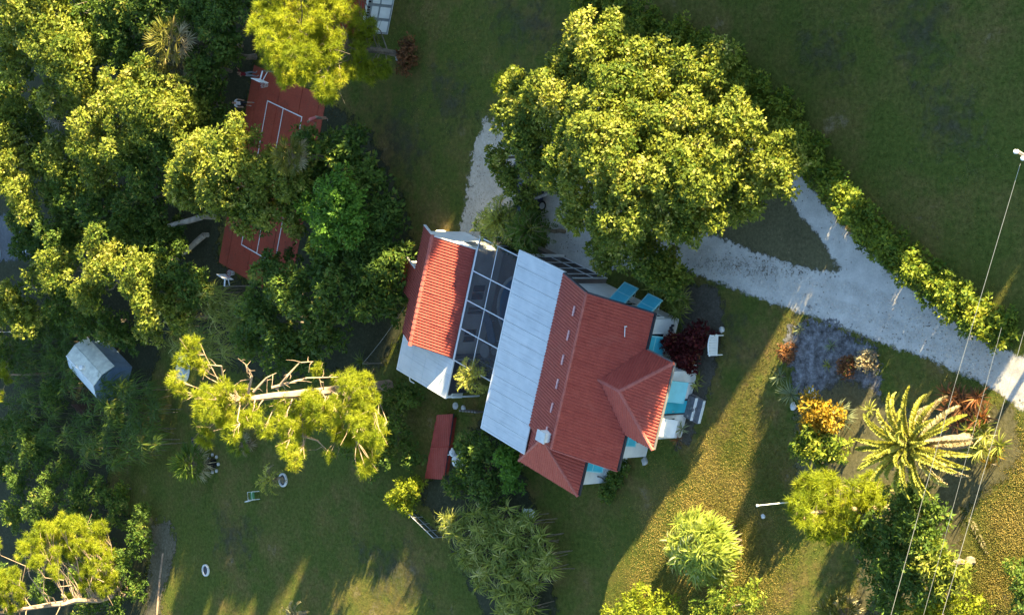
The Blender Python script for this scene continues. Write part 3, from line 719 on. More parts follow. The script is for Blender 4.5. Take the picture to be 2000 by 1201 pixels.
# deck furniture
def lounger(loc, rz, label):
    r = empty('sun_lounger', loc, rz, label, 'lounger', 'loungers in the pool cage')
    part('seat', 'blue_siding', r, (-.3,.3,-.9,.45,.30,.36)); m = MB(); m.obox((0,.78,.52), (.3,.38,.03), ((1,0,0),(0,1,.55),(0,-.55,1))); m.build('backrest', 'blue_siding', r)
    for x in (-.26,.26):
        for y in (-.8,.4): part('leg', 'aluminium', r, (x-.02,x+.02,y-.02,y+.02,0,.295))
    return r
lounger(W(-1.15,-1.7,.02), HT+R(35), 'blue sun lounger on the pool deck beside the annex wall')
t_ = empty('round_table', W(-.75,-2.9,.02), 0, 'small round pale table on the pool deck near the palm', 'table')
MB().lathe((0,0,0), [(.001,.70),(.42,.70),(.42,.74),(.001,.74)], 18).build('table_top', 'pale_stone', t_); MB().tube([(0,0,.03),(0,0,.70)], .04, 8).build('leg', 'aluminium', t_); MB().lathe((0,0,0), [(.28,0),(.26,.04),(.001,.05)], 12).build('base', 'aluminium', t_)

# ---------- red tiled house at the top edge
ne = empty('neighbour_house', P(757,68,0), HT, 'white walled house with red roof and rows of pale square shutters', 'house')
part('wall', 'white_wall', ne, (-4.0, 0, 0, 6.0, 0, 2.4))
rib_slope('roof_slope', [(.45,-.4,2.42),(.45,6.4,2.42),(-2.0,6.4,3.5),(-2.0,-.4,3.5)], ne, 0.2, .03, .5, 'red_metal', seed=41)
rib_slope('roof_slope', [(-4.45,6.4,2.42),(-4.45,-.4,2.42),(-2.0,-.4,3.5),(-2.0,6.4,3.5)], ne, 0.2, .03, .5, 'red_metal', seed=42)
part('fascia', 'white_paint', ne, (.44,.50,-.4,6.4,2.28,2.41))
part('plinth', 'grey_metal', ne, (.003,.012,0.02,5.98,.05,2.3))
for k in range(4):
    b0 = .12+k*.86
    part('shutter_panel', 'white_paint', ne, (.014,.05,b0,b0+.68,.15,.95), bevel=.02); part('shutter_panel', 'white_paint', ne, (.014,.05,b0,b0+.68,1.07,1.60), bevel=.012)
    for q in range(4): part('louvre_slot', 'dark_void', ne, (.014,.045,b0+.02+q*.17,b0+.12+q*.17,1.74,1.96))

# ---------- low red coop
rc = empty('red_coop', P(855,870,0), 0, 'long low red metal roofed coop standing on the shaded grass', 'coop')
o0 = P(855,870,0)
def L_(px, py, h): q = P(px, py, h)-o0; return (q.x, q.y, h)
c_tl, c_tr, c_br, c_bl = L_(854,810,.42), L_(886,808,.36), L_(868,936,.36), L_(830,934,.42)
def lerp(a, b, t): return tuple(a[i]+(b[i]-a[i])*t for i in range(3))
for t0, t1 in ((0, .49), (.51, 1)):
    rib_slope('roof_sheet', [lerp(c_tl,c_bl,t1), lerp(c_tr,c_br,t1), lerp(c_tr,c_br,t0), lerp(c_tl,c_bl,t0)], rc, .19, .04, 3.0, 'red_metal', seed=50, lift=.004)
m = MB(); m.bar(lerp(c_tr,c_br,.5), lerp(c_tl,c_bl,.5), .16, .05); m.build('cover_strip', 'red_metal', rc)
m = MB(); g = lambda q: (q[0], q[1], 0.0); dz = lambda q: (q[0], q[1], q[2]-.08)
ins = [lerp(lerp(c_tl,c_br,.06), lerp(c_tl,c_bl,.0), .0), lerp(c_tr,c_bl,.06), lerp(c_br,c_tl,.06), lerp(c_bl,c_tr,.06)]
m.prism([g(q) for q in ins], [dz(q) for q in ins]); m.build('wall', 'red_metal', rc)

# ---------- garden shed at the left
sp = P(226,722,0)
sh = empty('garden_shed', sp, R(-27), 'pale blue gambrel roofed shed half hidden by drooping shrubs', 'shed')
L2, wb, e0, kz, rz_ = 2.1, 1.5, 1.7, 2.5, 2.95
part('wall', 'blue_siding', sh, (-L2, L2, -wb+.1, wb-.1, 0, e0))
prof = [(-wb+.1,e0+.005),(wb-.1,e0+.005),(wb*.62,kz-.08),(0,rz_-.1),(-wb*.62,kz-.08)]
for x0, x1 in ((-L2, -L2+.1), (L2-.1, L2)): MB().prism([(x0,y,z) for y,z in prof], [(x1,y,z) for y,z in prof]).build('gable_wall', 'blue_siding', sh)
def quadslab(name, mat, par, a, b, c, d, th=.05):
    n_ = (Vector(b)-Vector(a)).cross(Vector(d)-Vector(a)).normalized()
    if n_.z < 0: n_ = -n_
    return MB().prism([Vector(q) for q in (a,b,c,d)], [Vector(q)+n_*th for q in (a,b,c,d)]).build(name, mat, par)
X0, X1 = -L2-.2, L2+.2; nS = 6
for k in range(nS):
    xa, xb = X0+(X1-X0)*k/nS+.006, X0+(X1-X0)*(k+1)/nS-.006
    quadslab('roof_sheet', 'shed_metal', sh, (xa,-wb-.1,e0-.05),(xb,-wb-.1,e0-.05),(xb,-wb*.62,kz),(xa,-wb*.62,kz))
    quadslab('roof_sheet', 'shed_metal', sh, (xa,-wb*.62+.004,kz+.01),(xb,-wb*.62+.004,kz+.01),(xb,-.004,rz_),(xa,-.004,rz_))
    quadslab('roof_sheet', 'shed_cream', sh, (xa,.004,rz_),(xb,.004,rz_),(xb,wb*.62-.004,kz+.01),(xa,wb*.62-.004,kz+.01))
    quadslab('roof_sheet', 'shed_cream', sh, (xa,wb*.62,kz),(xb,wb*.62,kz),(xb,wb+.1,e0-.05),(xa,wb+.1,e0-.05))
MB().tube([(X0,0,rz_+.05),(X1,0,rz_+.05)], .05, 6).build('ridge_cap', 'white_paint', sh)
MB().lathe((.1,.35,rz_-.12), [(.13,0),(.13,.18),(.20,.20),(.14,.30),(.001,.34)], 10).build('roof_vent', 'aluminium', sh)
part('door', 'blue_siding', sh, (L2+.003,L2+.04,-.55,.55,.05,1.65))
fe = empty('wood_screen', P(196,800,0), R(-27), 'brown plank screen panel standing against the pale shed', 'fence')
for k in range(9): part('plank', 'brown_wood', fe, (-.95+k*.21,-.95+k*.21+.19,-.02,.02,0,2.0+rng.uniform(-.06,.06)))
part('rail', 'brown_wood', fe, (-.95,.95,.021,.06,.5,.6)); part('rail', 'brown_wood', fe, (-.95,.95,.021,.06,1.5,1.6))
# blue tarp roof and white boat at the far left yard
bt_ = empty('tarp_shelter', P(2,665,0), R(-20), 'dark blue tarp shelter at the left edge behind shrubs', 'shelter')
quadslab('tarp', 'blue_tarp', bt_, (-2,-1.6,1.7),(2,-1.6,1.7),(2,0,2.3),(-2,0,2.3)); quadslab('tarp', 'blue_tarp', bt_, (-2,0.01,2.3),(2,.01,2.3),(2,1.6,1.7),(-2,1.6,1.7))
for x in (-1.9,1.9):
    for y in (-1.5,1.5): MB().tube([(x,y,0),(x,y,1.72)], .03, 6).build('post', 'aluminium', bt_)
def hull(name, loc, rz, label, cat, L, Wd, H, mat):
    r = empty(name, loc, rz, label, cat); V = []; ns = 13
    for i in range(ns):
        x = -L/2+L*i/(ns-1); t = abs(2*i/(ns-1)-1); wv = Wd/2*(1-t**2.6)*.98+.02; hv = H*(1-.15*(1-t))
        for k in range(7):
            a = math.pi*k/6; V.append((x, -math.cos(a)*wv, hv*(0.05+.95*math.sin(a)**.7)))
    F = [(i*7+k, i*7+k+1, (i+1)*7+k+1, (i+1)*7+k) for i in range(ns-1) for k in range(6)]
    me = bpy.data.meshes.new('hull'); me.from_pydata(V, [], F); me.polygons.foreach_set('use_smooth', np.ones(len(F), bool)); me.update()
    mesh_obj('hull', me, mat, r); MB().bar((-L*.46,0,H*1.0),(L*.46,0,H*1.0),.05).build('keel', 'aluminium', r)
    return r
hull('upturned_boat', P(360,722,0), R(75), 'pale upturned dinghy lying between the shed and the bare pine', 'boat', 2.3, 1.5, .6, 'shed_metal')
hull('covered_boat', P(-6,505,0), R(60), 'pale covered dinghy at the left edge on grey paving', 'boat', 2.2, 1.1, .6, 'shed_metal')
for k, (qx, qy) in enumerate(((47,437),(40,480))):
    g_ = empty('yard_frame', P(qx,qy,.012), R(-18), 'white rectangular frame lying on the grey yard by the forest, '+('smaller' if k == 0 else 'larger')+' one', 'frame')
    a_, b_ = (.5,.3) if k == 0 else (1.1,.35)
    for c0 in ((-a_,a_,-b_,-b_+.06),(-a_,a_,b_-.06,b_),(-a_,-a_+.06,-b_+.061,b_-.061),(a_-.06,a_,-b_+.061,b_-.061)): part('bar', 'white_paint', g_, (*c0,.0,.04))

# ------------------------------------------------------------------ sports court
def AB(px, py, h=0.0):
    q = P(px, py, h); return q.dot(E1), q.dot(E2)
ca_l, cb_t = AB(497,127); _, cb_b = AB(428,512); ca_l = (ca_l+AB(428,512)[0])/2; ca_r = AB(640,187)[0]
court = empty('sports_court', W((ca_l+ca_r)/2, (cb_t+cb_b)/2, 0), HT); court['kind'] = 'structure'
cA, cB = (ca_r-ca_l)/2, (cb_t-cb_b)/2
cols = [-cA, -cA+1.05, -cA+1.05+2.55, -cA+1.05+5.1, cA-.7, cA]
for i in range(len(cols)-1):
    for k in range(3):
        y0, y1 = -cB+2*cB*k/3, -cB+2*cB*(k+1)/3
        part('court_slab', 'court_paint', court, (cols[i]+.022, cols[i+1]-.022, y0+.006, y1-.006, -.05, .05+rng.normal(0,.003)), bevel=.006)
def cl(px, py): a, b = AB(px, py, .06); return a-(ca_l+ca_r)/2, b-(cb_t+cb_b)/2
l0, l1, l2 = cl(522,197), cl(589,229), cl(472,478)
xl, xr, yt, yb = (l0[0]+l2[0])/2, l1[0]+(l2[0]-l0[0])/2, (l0[1]+l1[1])/2, l2[1]; xm = (xl+xr)/2-.15
w_ = .035
part('court_line', 'white_paint', court, (xl-w_,xr+w_,yt-w_,yt+w_,.055,.064)); part('court_line', 'white_paint', court, (xl-w_,xr+w_,yb-w_,yb+w_,.055,.064))
for x in (xl, xm, xr): part('court_line', 'white_paint', court, (x-w_,x+w_,yb+w_+.001,yt-w_-.001,.055,.064))

def hoop(top, ang, label):
    """portable basketball hoop: post, arm, board, rim, net; local +Y points over the court"""
    r = empty('basketball_hoop', (top.x, top.y, 0), ang, label, 'hoop', 'basketball hoops of the red court')
    part('base', 'black_plastic', r, (-.38,.38,-.9,.25,0,.22), bevel=.05)
    MB().tube([(0,0,.22),(0,0,2.6)], [.055,.045], 8).build('post', 'grey_wood', r)
    MB().bar((0,0,2.6),(0,.62,2.68),.07).build('arm', 'white_paint', r); MB().bar((0,0,2.2),(0,.60,2.45),.045).build('brace', 'white_paint', r)
    bd = part('backboard', 'white_paint', r, (-.55,.55,.63,.67,2.35,3.05), bevel=.008)
    part('backboard_square', 'net_red', bd, (-.28,.28,.672,.678,2.47,2.50), (-.28,.28,.672,.678,2.83,2.86), (-.28,-.25,.672,.678,2.501,2.829), (.25,.28,.672,.678,2.501,2.829))
    ring = [(.225*math.cos(t), .92+.225*math.sin(t), 2.45) for t in np.linspace(0, 2*math.pi, 19)]
    MB().tube(ring, .014, 5, False).bar((0,.68,2.45),(0,.70,2.45),.08).build('rim', 'net_red', r)
    nm = MB()
    for k in range(12):
        t = 2*math.pi*k/12; t2 = t+.35
        nm.tube([(.22*math.cos(t),.92+.22*math.sin(t),2.44),(.15*math.cos(t2),.92+.15*math.sin(t2),2.24),(.11*math.cos(t),.92+.11*math.sin(t),2.05)], .009, 4, False)
        nm.tube([(.22*math.cos(t),.92+.22*math.sin(t),2.44),(.15*math.cos(t-.35),.92+.15*math.sin(t-.35),2.24),(.11*math.cos(t),.92+.11*math.sin(t),2.05)], .009, 4, False)
    nm.build('net', 'white_paint', r)
    return r
hoop(P(513,139,2.6), HT+math.pi, 'basketball hoop with white board at the court end under the big pine')
hoop(P(438.5,559,2.6), HT, 'basketball hoop with white arm at the court end beside dark shrubs')

# ------------------------------------------------------------------ people
def person(loc, rz, label, mats, pose, scale=1.0, long=False):
    """one skinned body; pose gives the joints in metres (x right, y forward, z up)"""
    J = dict(pelvis=(0,0,.92), waist=(0,0,1.08), chest=(0,0,1.30), neck=(0,.0,1.46), head=(0,.02,1.58), crown=(0,.02,1.70),
             lsh=(-.17,0,1.40), rsh=(.17,0,1.40), lel=(-.22,.0,1.12), rel=(.22,.0,1.12), lwr=(-.23,.10,.88), rwr=(.23,.10,.88),
             lhp=(-.09,0,.88), rhp=(.09,0,.88), lkn=(-.10,.03,.48), rkn=(.10,.03,.48), lan=(-.11,-.02,.07), ran=(.11,-.02,.07), lto=(-.13,.17,.03), rto=(.13,.17,.03))
    J.update(pose)
    rad = dict(pelvis=.135, waist=.12, chest=.145, neck=.055, head=.095, crown=.07, lsh=.065, rsh=.065, lel=.045, rel=.045, lwr=.03, rwr=.03, lhp=.09, rhp=.09, lkn=.06, rkn=.06, lan=.042, ran=.042, lto=.035, rto=.035)
    E_ = [('pelvis','waist'),('waist','chest'),('chest','neck'),('neck','head'),('head','crown'),('chest','lsh'),('chest','rsh'),('lsh','lel'),('rsh','rel'),('lel','lwr'),('rel','rwr'),('pelvis','lhp'),('pelvis','rhp'),('lhp','lkn'),('rhp','rkn'),('lkn','lan'),('rkn','ran'),('lan','lto'),('ran','rto')]
    for s_ in 'lr':                          # palm and five short bent fingers
        wv = Vector(J[s_+'wr']); d = (wv-Vector(J[s_+'el'])).normalized(); sd = d.cross(Vector((0,1,.2))).normalized(); sx = 1 if s_ == 'l' else -1
        J[s_+'pm'] = tuple(wv+d*.07); rad[s_+'pm'] = .030; E_.append((s_+'wr', s_+'pm'))
        for k, (off, ln) in enumerate(((-.030,.065),(-.010,.075),(.010,.070),(.030,.055))):
            a = Vector(J[s_+'pm'])+d*.035+sd*off; b_ = a+d*ln+Vector((0,.02,0))
            J[f'{s_}f{k}'] = tuple(a); J[f'{s_}g{k}'] = tuple(b_); rad[f'{s_}f{k}'] = .009; rad[f'{s_}g{k}'] = .008
            E_ += [(s_+'pm', f'{s_}f{k}'), (f'{s_}f{k}', f'{s_}g{k}')]
        a = wv+d*.05+sd*(.045*sx); J[s_+'th'] = tuple(a+d*.03); rad[s_+'th'] = .010; E_.append((s_+'pm', s_+'th'))
    names = list(J); me = bpy.data.meshes.new('body'); me.from_pydata([J[k] for k in names], [(names.index(a), names.index(b)) for a, b in E_], [])
    o = bpy.data.objects.new('body_tmp', me); col.objects.link(o)
    md = o.modifiers.new('skin', 'SKIN'); md.use_smooth_shade = True
    for i, k in enumerate(names):
        sv = me.skin_vertices[0].data[i]; sv.radius = (rad[k], rad[k]*(.75 if k in ('chest','waist','pelvis') else 1)); sv.use_root = (k == 'pelvis')
    o.modifiers.new('sub', 'SUBSURF').levels = 1
    dg = bpy.context.evaluated_depsgraph_get(); ev = bpy.data.meshes.new_from_object(o.evaluated_get(dg))
    bpy.data.objects.remove(o)
    ev.materials.clear()
    for m_ in mats: ev.materials.append(MATS[m_])     # skin, shirt, trousers, shoes, hair
    JV = {k: Vector(v) for k, v in J.items()}
    def near(p, a, b):
        ab_ = JV[b]-JV[a]; t = max(0, min(1, (p-JV[a]).dot(ab_)/(ab_.length_squared+1e-9))); return (p-(JV[a]+ab_*t)).length/(.5*(rad[a]+rad[b])), t
    seg = {1: [('waist','chest'),('chest','lsh'),('chest','rsh')], 2: [('pelvis','waist'),('pelvis','lhp'),('pelvis','rhp')], 3: [('lan','lto'),('ran','rto')]}
    for pl in ev.polygons:
        p = Vector(pl.center); best, bi, bt, bs = 9e9, 0, 0, None
        for a, b in E_:
            dd, t = near(p, a, b)
            if dd < best: best, bt, bs = dd, t, (a, b)
        a, b = bs; idx = 0
        if b in ('lsh','rsh','chest') or (a, b) == ('chest','neck') and bt < .35: idx = 1
        elif (a, b) in (('lsh','lel'),('rsh','rel')): idx = 1 if bt < .65 else 0
        elif b in ('waist',): idx = 1 if bt > .6 else 2
        elif b in ('lhp','rhp'): idx = 2
        elif b in ('lkn','rkn'): idx = 2 if (bt < .8 or long) else 0
        elif b in ('lan','ran'): idx = 2 if long and bt < .92 else 0
        elif b in ('lto','rto'): idx = 3
        elif b in ('head','crown'): idx = 4 if (p.y < JV['head'].y+.045 or p.z > JV['head'].z+.085) and p.z > JV['neck'].z+.06 else 0
        pl.material_index = idx
    r = bpy.data.objects.new('person', ev); col.objects.link(r); r.location = loc; r.rotation_euler = (0, 0, rz); r.scale = (scale,)*3
    tag(r, label, 'person', None)
    fm = MB()                                 # face: nose, eyes, mouth, ears
    h = JV['head']
    fm.obox(h+Vector((0,.105,-.01)), (.012,.016,.022), ((1,0,0),(0,1,0),(0,0,1)))
    for s_ in (-1, 1): fm.obox(h+Vector((.10*s_,0,0)), (.010,.02,.032), ((1,0,0),(0,1,0),(0,0,1)))
    fm.build('nose_and_ears', 'skin', r)
    fe_ = MB()
    for s_ in (-1, 1): fe_.obox(h+Vector((.036*s_,.092,.022)), (.012,.008,.007), ((1,0,0),(0,1,0),(0,0,1)))
    fe_.obox(h+Vector((0,.092,-.045)), (.024,.006,.005), ((1,0,0),(0,1,0),(0,0,1)))
    fe_.build('eyes_and_mouth', 'hair_dark', r)
    return r
person(P(503,147,.05), R(-60), 'person in red shirt and grey jeans with raised arms under the hoop', ('skin','shirt_red','jeans','shoe','hair_dark'),
       dict(lel=(-.30,.10,1.50), lwr=(-.24,.26,1.68), rel=(.30,.10,1.50), rwr=(.20,.28,1.66), lkn=(-.14,.08,.48), lan=(-.20,-.04,.07), lto=(-.24,.14,.03)), 1.0, True)
person(P(493,204,.05), R(-100), 'person in white shirt and black shorts striding at the court edge', ('skin','shirt_white','shorts_black','shoe','hair_dark'),
       dict(lel=(-.26,-.10,1.14), lwr=(-.24,.08,.95), rel=(.26,.14,1.16), rwr=(.22,.36,1.08), lkn=(-.11,.22,.52), lan=(-.12,.14,.10), lto=(-.13,.33,.08), rkn=(.11,-.02,.47), ran=(.12,-.24,.07), rto=(.13,-.06,.03)))
person(P(640,231,.05), R(150), 'person in pink shirt leaning forward at the court side by the shrubs', ('skin','shirt_pink','shorts_khaki','shoe','hair_fair'),
       dict(waist=(0,.05,1.06), chest=(0,.17,1.24), neck=(0,.28,1.36), head=(0,.36,1.44), crown=(0,.42,1.54), lsh=(-.17,.22,1.31), rsh=(.17,.22,1.31), lel=(-.24,.30,1.05), rel=(.24,.30,1.05), lwr=(-.16,.46,.90), rwr=(.16,.46,.90)), .97)

# ------------------------------------------------------------------ car under the big tree
cr = empty('parked_car', P(1052,352,0), HT+R(8), 'dark navy car parked on the gravel under the big tree', 'car')
def loft(secs):
    """closed rings of equal length joined into one skin"""
    m = MB(); k = len(secs[0])
    for s_ in secs: m.v += [tuple(p) for p in s_]
    for i in range(len(secs)-1):
        for j in range(k): j2 = (j+1) % k; m.f.append((i*k+j, i*k+j2, (i+1)*k+j2, (i+1)*k+j))
    m.f.append(tuple(range(k-1,-1,-1))); e = (len(secs)-1)*k; m.f.append(tuple(e+j for j in range(k)))
    return m
def ring(y, w, z0, z1): return [(-w,y,z0+.08),(-w*.92,y,z0),(w*.92,y,z0),(w,y,z0+.08),(w,y,z1-.14),(w*.9,y,z1),(-w*.9,y,z1),(-w,y,z1-.14)]
bd = loft([ring(-2.2,.70,.35,.62), ring(-2.1,.82,.24,.74), ring(-1.3,.88,.20,.86), ring(.9,.88,.20,.90), ring(1.9,.86,.22,.92), ring(2.15,.78,.30,.86)]).build('body', 'navy_paint', cr, smooth=False)
loft([ring(-1.0,.76,.80,.95), ring(-.25,.68,.82,1.40), ring(.9,.67,.82,1.42), ring(1.75,.72,.82,.98)]).build('cabin', 'navy_paint', cr)
quadslab('windscreen', 'glass_dark', cr, (-.66,-.93,.99),(.66,-.93,.99),(.58,-.30,1.375),(-.58,-.30,1.375), .02)
quadslab('rear_window', 'glass_dark', cr, (-.60,.96,1.385),(.60,.96,1.385),(.66,1.66,1.03),(-.66,1.66,1.03), .02)
for s_ in (-1, 1):
    MB().prism([(s_*.765,-.75,.98),(s_*.765,1.45,1.0),(s_*.71,.85,1.34),(s_*.71,-.25,1.33)], [(s_*.785,-.75,.98),(s_*.785,1.45,1.0),(s_*.73,.85,1.34),(s_*.73,-.25,1.33)]).build('side_window', 'glass_dark', cr)
    MB().obox((s_*.62,-2.19,.60), (.16,.04,.07), ((1,0,0),(0,1,0),(0,0,1))).build('headlight', 'lamp_glass', cr)
    MB().obox((s_*.62,2.13,.72), (.14,.04,.07), ((1,0,0),(0,1,0),(0,0,1))).build('tail_light', 'shirt_red', cr)
    MB().obox((s_*.95,-.62,.98), (.07,.05,.05), ((1,0,0),(0,1,0),(0,0,1))).build('mirror', 'navy_paint', cr)
    for y in (-1.35, 1.35):
        wh = MB().tube([(s_*.70,y,.31),(s_*.90,y,.31)], .31, 18).build('wheel', 'tyre', cr)
        MB().tube([(s_*.895,y,.31),(s_*.915,y,.31)], .19, 12).build('rim', 'grey_metal', wh)

# ------------------------------------------------------------------ garden things
# pale plastic garden bench by the red croton
gb = empty('garden_bench', P(1405,673,0), R(-4), 'cream two seat garden bench with pierced back beside the red croton', 'bench')
part('seat', 'white_paint', gb, (-.22,.26,-.52,.52,.38,.43), bevel=.01)
bk = MB()                                     # curved back with slots left open between the slats
for k in range(8):
    y0 = -.54+k*.135; z1 = 1.14-.12*abs((k-3.5)/3.5)**2
    bk.obox((.285,y0+.066,(.44+z1)/2), (.018,.060,(z1-.44)/2), ((1,0,.0),(0,1,0),(0,0,1)))
bk.build('backrest', 'white_paint', gb)
MB().bar((.285,-.54,.46),(.285,.54,.46),.05).build('back_rail', 'white_paint', gb); MB().tube([(.285,-.55,1.0),(.285,-.3,1.09),(.285,0,1.13),(.285,.3,1.09),(.285,.55,1.0)], .035, 6).build('top_rail', 'white_paint', gb)
for y in (-.5,.5):
    MB().bar((-.20,y,.62),(.28,y,.64),.05).build('armrest', 'white_paint', gb)
    for x in (-.19,.25): MB().bar((x,y,0),(x,y,.60 if x<0 else .40),.05).build('leg', 'white_paint', gb)
# white animal statue
ss = empty('bear_statue', P(900,900,0), R(20), 'white reclining animal statue on the grass beside the red coop', 'statue')
def blob(name, mat, par, c, r, n=12):
    m = MB(); c = Vector(c); pr = [(max(.001, math.sin(math.pi*i/8)), -math.cos(math.pi*i/8)) for i in range(9)]
    for q, z in pr:
        for j in range(n): t = 2*math.pi*j/n; m.v.append((c.x+r[0]*q*math.cos(t), c.y+r[1]*q*math.sin(t), c.z+r[2]*z))
    for i in range(8):
        for j in range(n): m.f.append((i*n+j, i*n+(j+1)%n, (i+1)*n+(j+1)%n, (i+1)*n+j))
    return m.build(name, mat, par, smooth=True)
blob('body', 'white_paint', ss, (0,0,.30), (.30,.42,.30)); blob('head', 'white_paint', ss, (0,.52,.50), (.20,.22,.20)); blob('muzzle', 'white_paint', ss, (0,.74,.45), (.09,.10,.08))
for x in (-.24,.24):
    blob('leg', 'white_paint', ss, (x,.32,.10), (.09,.22,.10)); blob('leg', 'white_paint', ss, (x*1.15,-.40,.13), (.12,.26,.13)); blob('ear', 'white_paint', ss, (x*.55,.46,.70), (.06,.04,.07))
# white planter box on a stand
pb = empty('white_box', P(1042,1001,0), HT, 'small white utility box on the lawn edge of the strap leaf thicket', 'box')
part('cabinet', 'white_paint', pb, (-.2,.2,-.2,.2,.1,.55), bevel=.02); part('lid', 'pale_stone', pb, (-.23,.23,-.23,.23,.553,.60), bevel=.01); part('foot', 'dark_fascia', pb, (-.17,.17,-.17,.17,0,.099))
# tree rings on the lower lawn
def tree_ring(px, py, r, label, plant):
    e = empty('ring_planter', P(px,py,0), 0, label, 'planter', 'ring planters on the lower lawn')
    MB().lathe((0,0,0), [(r,0),(r,.12),(r*.80,.14),(r*.74,.06)], 22).build('rim', 'pale_stone', e); MB().lathe((0,0,.05), [(r*.78,0),(r*.5,.03),(.001,.05)], 14).build('soil', 'dark_fascia', e)
    return e
tree_ring(403,1113,.42, 'white ring planter alone on the open shaded lawn', None)
tree_ring(554,937,.46, 'white ring planter beside the small palm on the shaded lawn', None)
bx = empty('black_bin', P(392,862,0), R(-3), 'flat black plastic bin on the grass above the shaded fan palm', 'bin')
part('tub', 'black_plastic', bx, (-.55,.55,-.25,.25,0,.38), bevel=.03); part('lid', 'black_plastic', bx, (-.58,.58,-.28,.28,.381,.43), bevel=.01); part('handle', 'dark_fascia', bx, (-.12,.12,-.30,-.285,.30,.36))
fb = empty('fire_pit', P(418,905,0), 0, 'dark round fire pit on bare soil beside the shaded fan palm', 'fire pit')
MB().lathe((0,0,0), [(.36,0),(.44,.30),(.40,.31),(.30,.08),(.001,.06)], 16).build('bowl', 'black_plastic', fb)
for k in range(7):
    t = 2*math.pi*k/7; MB().lathe((.62*math.cos(t),.62*math.sin(t),0), [(.13,0),(.12,.10),(.05,.14),(.001,.14)], 7).build('stone', 'stone', fb)
# two small white benches / frames by the palm
gc = empty('garden_chair', P(503,967,0), R(8), 'green seated white framed garden chair on the shaded lawn', 'chair')
part('seat', 'leaf_green_cloth', gc, (-.25,.25,-.25,.25,.40,.44))
for x in (-.25,.25):
    MB().tube([(x,-.27,0),(x,-.27,.62),(x,.27,.62),(x,.27,0)], .022, 6).build('side_frame', 'white_paint', gc)
MB().tube([(-.25,-.25,.44),(-.25,-.36,.90),(.25,-.36,.90),(.25,-.25,.44)], .022, 6).build('back_frame', 'white_paint', gc)
# white rock and dome stone
def rock(px, py, r, mat, label, name='rock'):
    m = MB(); rg = np.random.default_rng(int(px*7+py)); n_ = 9
    rings = [(1.0,0),(.98,.25),(.75,.5),(.35,.66),(.01,.7)]
    for q, z in rings:
        for j in range(n_): t = 2*math.pi*j/n_; k = q*r*(1+rg.normal(0,.10)); m.v.append((k*math.cos(t), k*math.sin(t), z*r*(1+rg.normal(0,.05))))
    for i in range(4):
        for j in range(n_): m.f.append((i*n_+j, i*n_+(j+1)%n_, (i+1)*n_+(j+1)%n_, (i+1)*n_+j))
    o = m.build(name, mat); o.location = P(px,py,0); tag(o, label, 'rock'); return o
rock(1410,643,.17,'pale_stone','pale boulder beside the cream bench near the planting bed')
rock(1357,711,.14,'pale_stone','small pale stone at the foot of the red croton')
rock(1260,900,.22,'stone','grey boulder below the white wall of the wing')
rock(1588,768,.26,'pale_stone','pale flat stone behind the orange croton')
rock(1491,1008,.13,'pale_stone','white stone lying on the lawn near the leaning pole')
rock(780,113,.30,'stone','grey rock beside the dark shrub on the upper lawn')
rock(1550,793,.2,'pale_stone','tan stone under the spiky pale agave')
rock(890,792,.22,'pale_stone','round pale stepping stone by the annex corner')
rock(906,797,.2,'pale_stone','second pale stepping stone nearer the lanai')
# pole with guy near the small pine
lp = empty('lamp_post', P(1545,980,0), 0, 'thin white lamp post standing beside the small yellow pine', 'lamp post')
MB().tube([(0,0,0),(0,0,2.35)], [.035,.028], 8).build('post', 'white_paint', lp); MB().lathe((0,0,2.35), [(.03,0),(.05,.04),(.05,.14),(.07,.15),(.001,.20)], 10).build('lantern', 'lamp_glass', lp); MB().lathe((0,0,0), [(.09,0),(.08,.06),(.03,.08)], 8).build('foot', 'white_paint', lp)
# clothes line post and cord
cp_ = empty('clothes_post', P(746,709,0), 0, 'thin clothes line post beside the spiky plant left of the annex', 'post')
MB().tube([(0,0,0),(0,0,1.5)], .025, 6).build('post', 'grey_wood', cp_); q0 = P(709,703,1.5)-P(746,709,0); q1 = P(790,600,1.9)-P(746,709,0)
MB().tube([tuple(Vector((0,0,1.5)).lerp(q1, t)-Vector((0,0,.5*t*(1-t)))) for t in np.linspace(0,1,9)], .010, 4).build('cord', 'wire', cp_)
# fallen dry palm frond placeholder is built with the palms
# low fence piece by the thicket
lf = empty('wire_fence', P(838,1022,0), 0, 'short pale wire fence at the edge of the strap leaf thicket', 'fence')
fa, fb_ = P(812,996,0)-P(838,1022,0), P(866,1048,0)-P(838,1022,0)
for k in range(5): q = fa.lerp(fb_, k/4); MB().tube([q, q+Vector((0,0,.8))], .022, 6).build('post', 'grey_metal', lf)
for z in (.78,.4): MB().bar(fa+Vector((0,0,z)), fb_+Vector((0,0,z)), .03).build('rail', 'fascia' if z > .5 else 'grey_metal', lf)
MB().poly([fa+Vector((0,0,.05)), fb_+Vector((0,0,.05)), fb_+Vector((0,0,.76)), fa+Vector((0,0,.76))]).build('mesh_panel', 'insect_screen', lf)
# stepping stones / fence row by the lanai corner
for k in range(6):
    o = MB().box(-.06,.06,-.05,.05,0,.75).build('picket', 'grey_wood'); o.location = P(917+k*6,801+k*.6,0); tag(o, 'weathered picket in the short row by the white roof corner', 'picket', 'pickets by the lanai')
# borders of the wild strip at lower left
for k,(qa,qb) in enumerate((((318,1080),(312,1128)),((312,1130),(306,1200)))):
    a_, b_ = P(*qa,.1), P(*qb,.1); o = MB().bar((0,0,0), tuple(b_-a_), .06, .12).build('border_log', 'pine_bark'); o.location = a_; tag(o, 'pale border log along the lower left lawn edge', 'log', 'border logs')
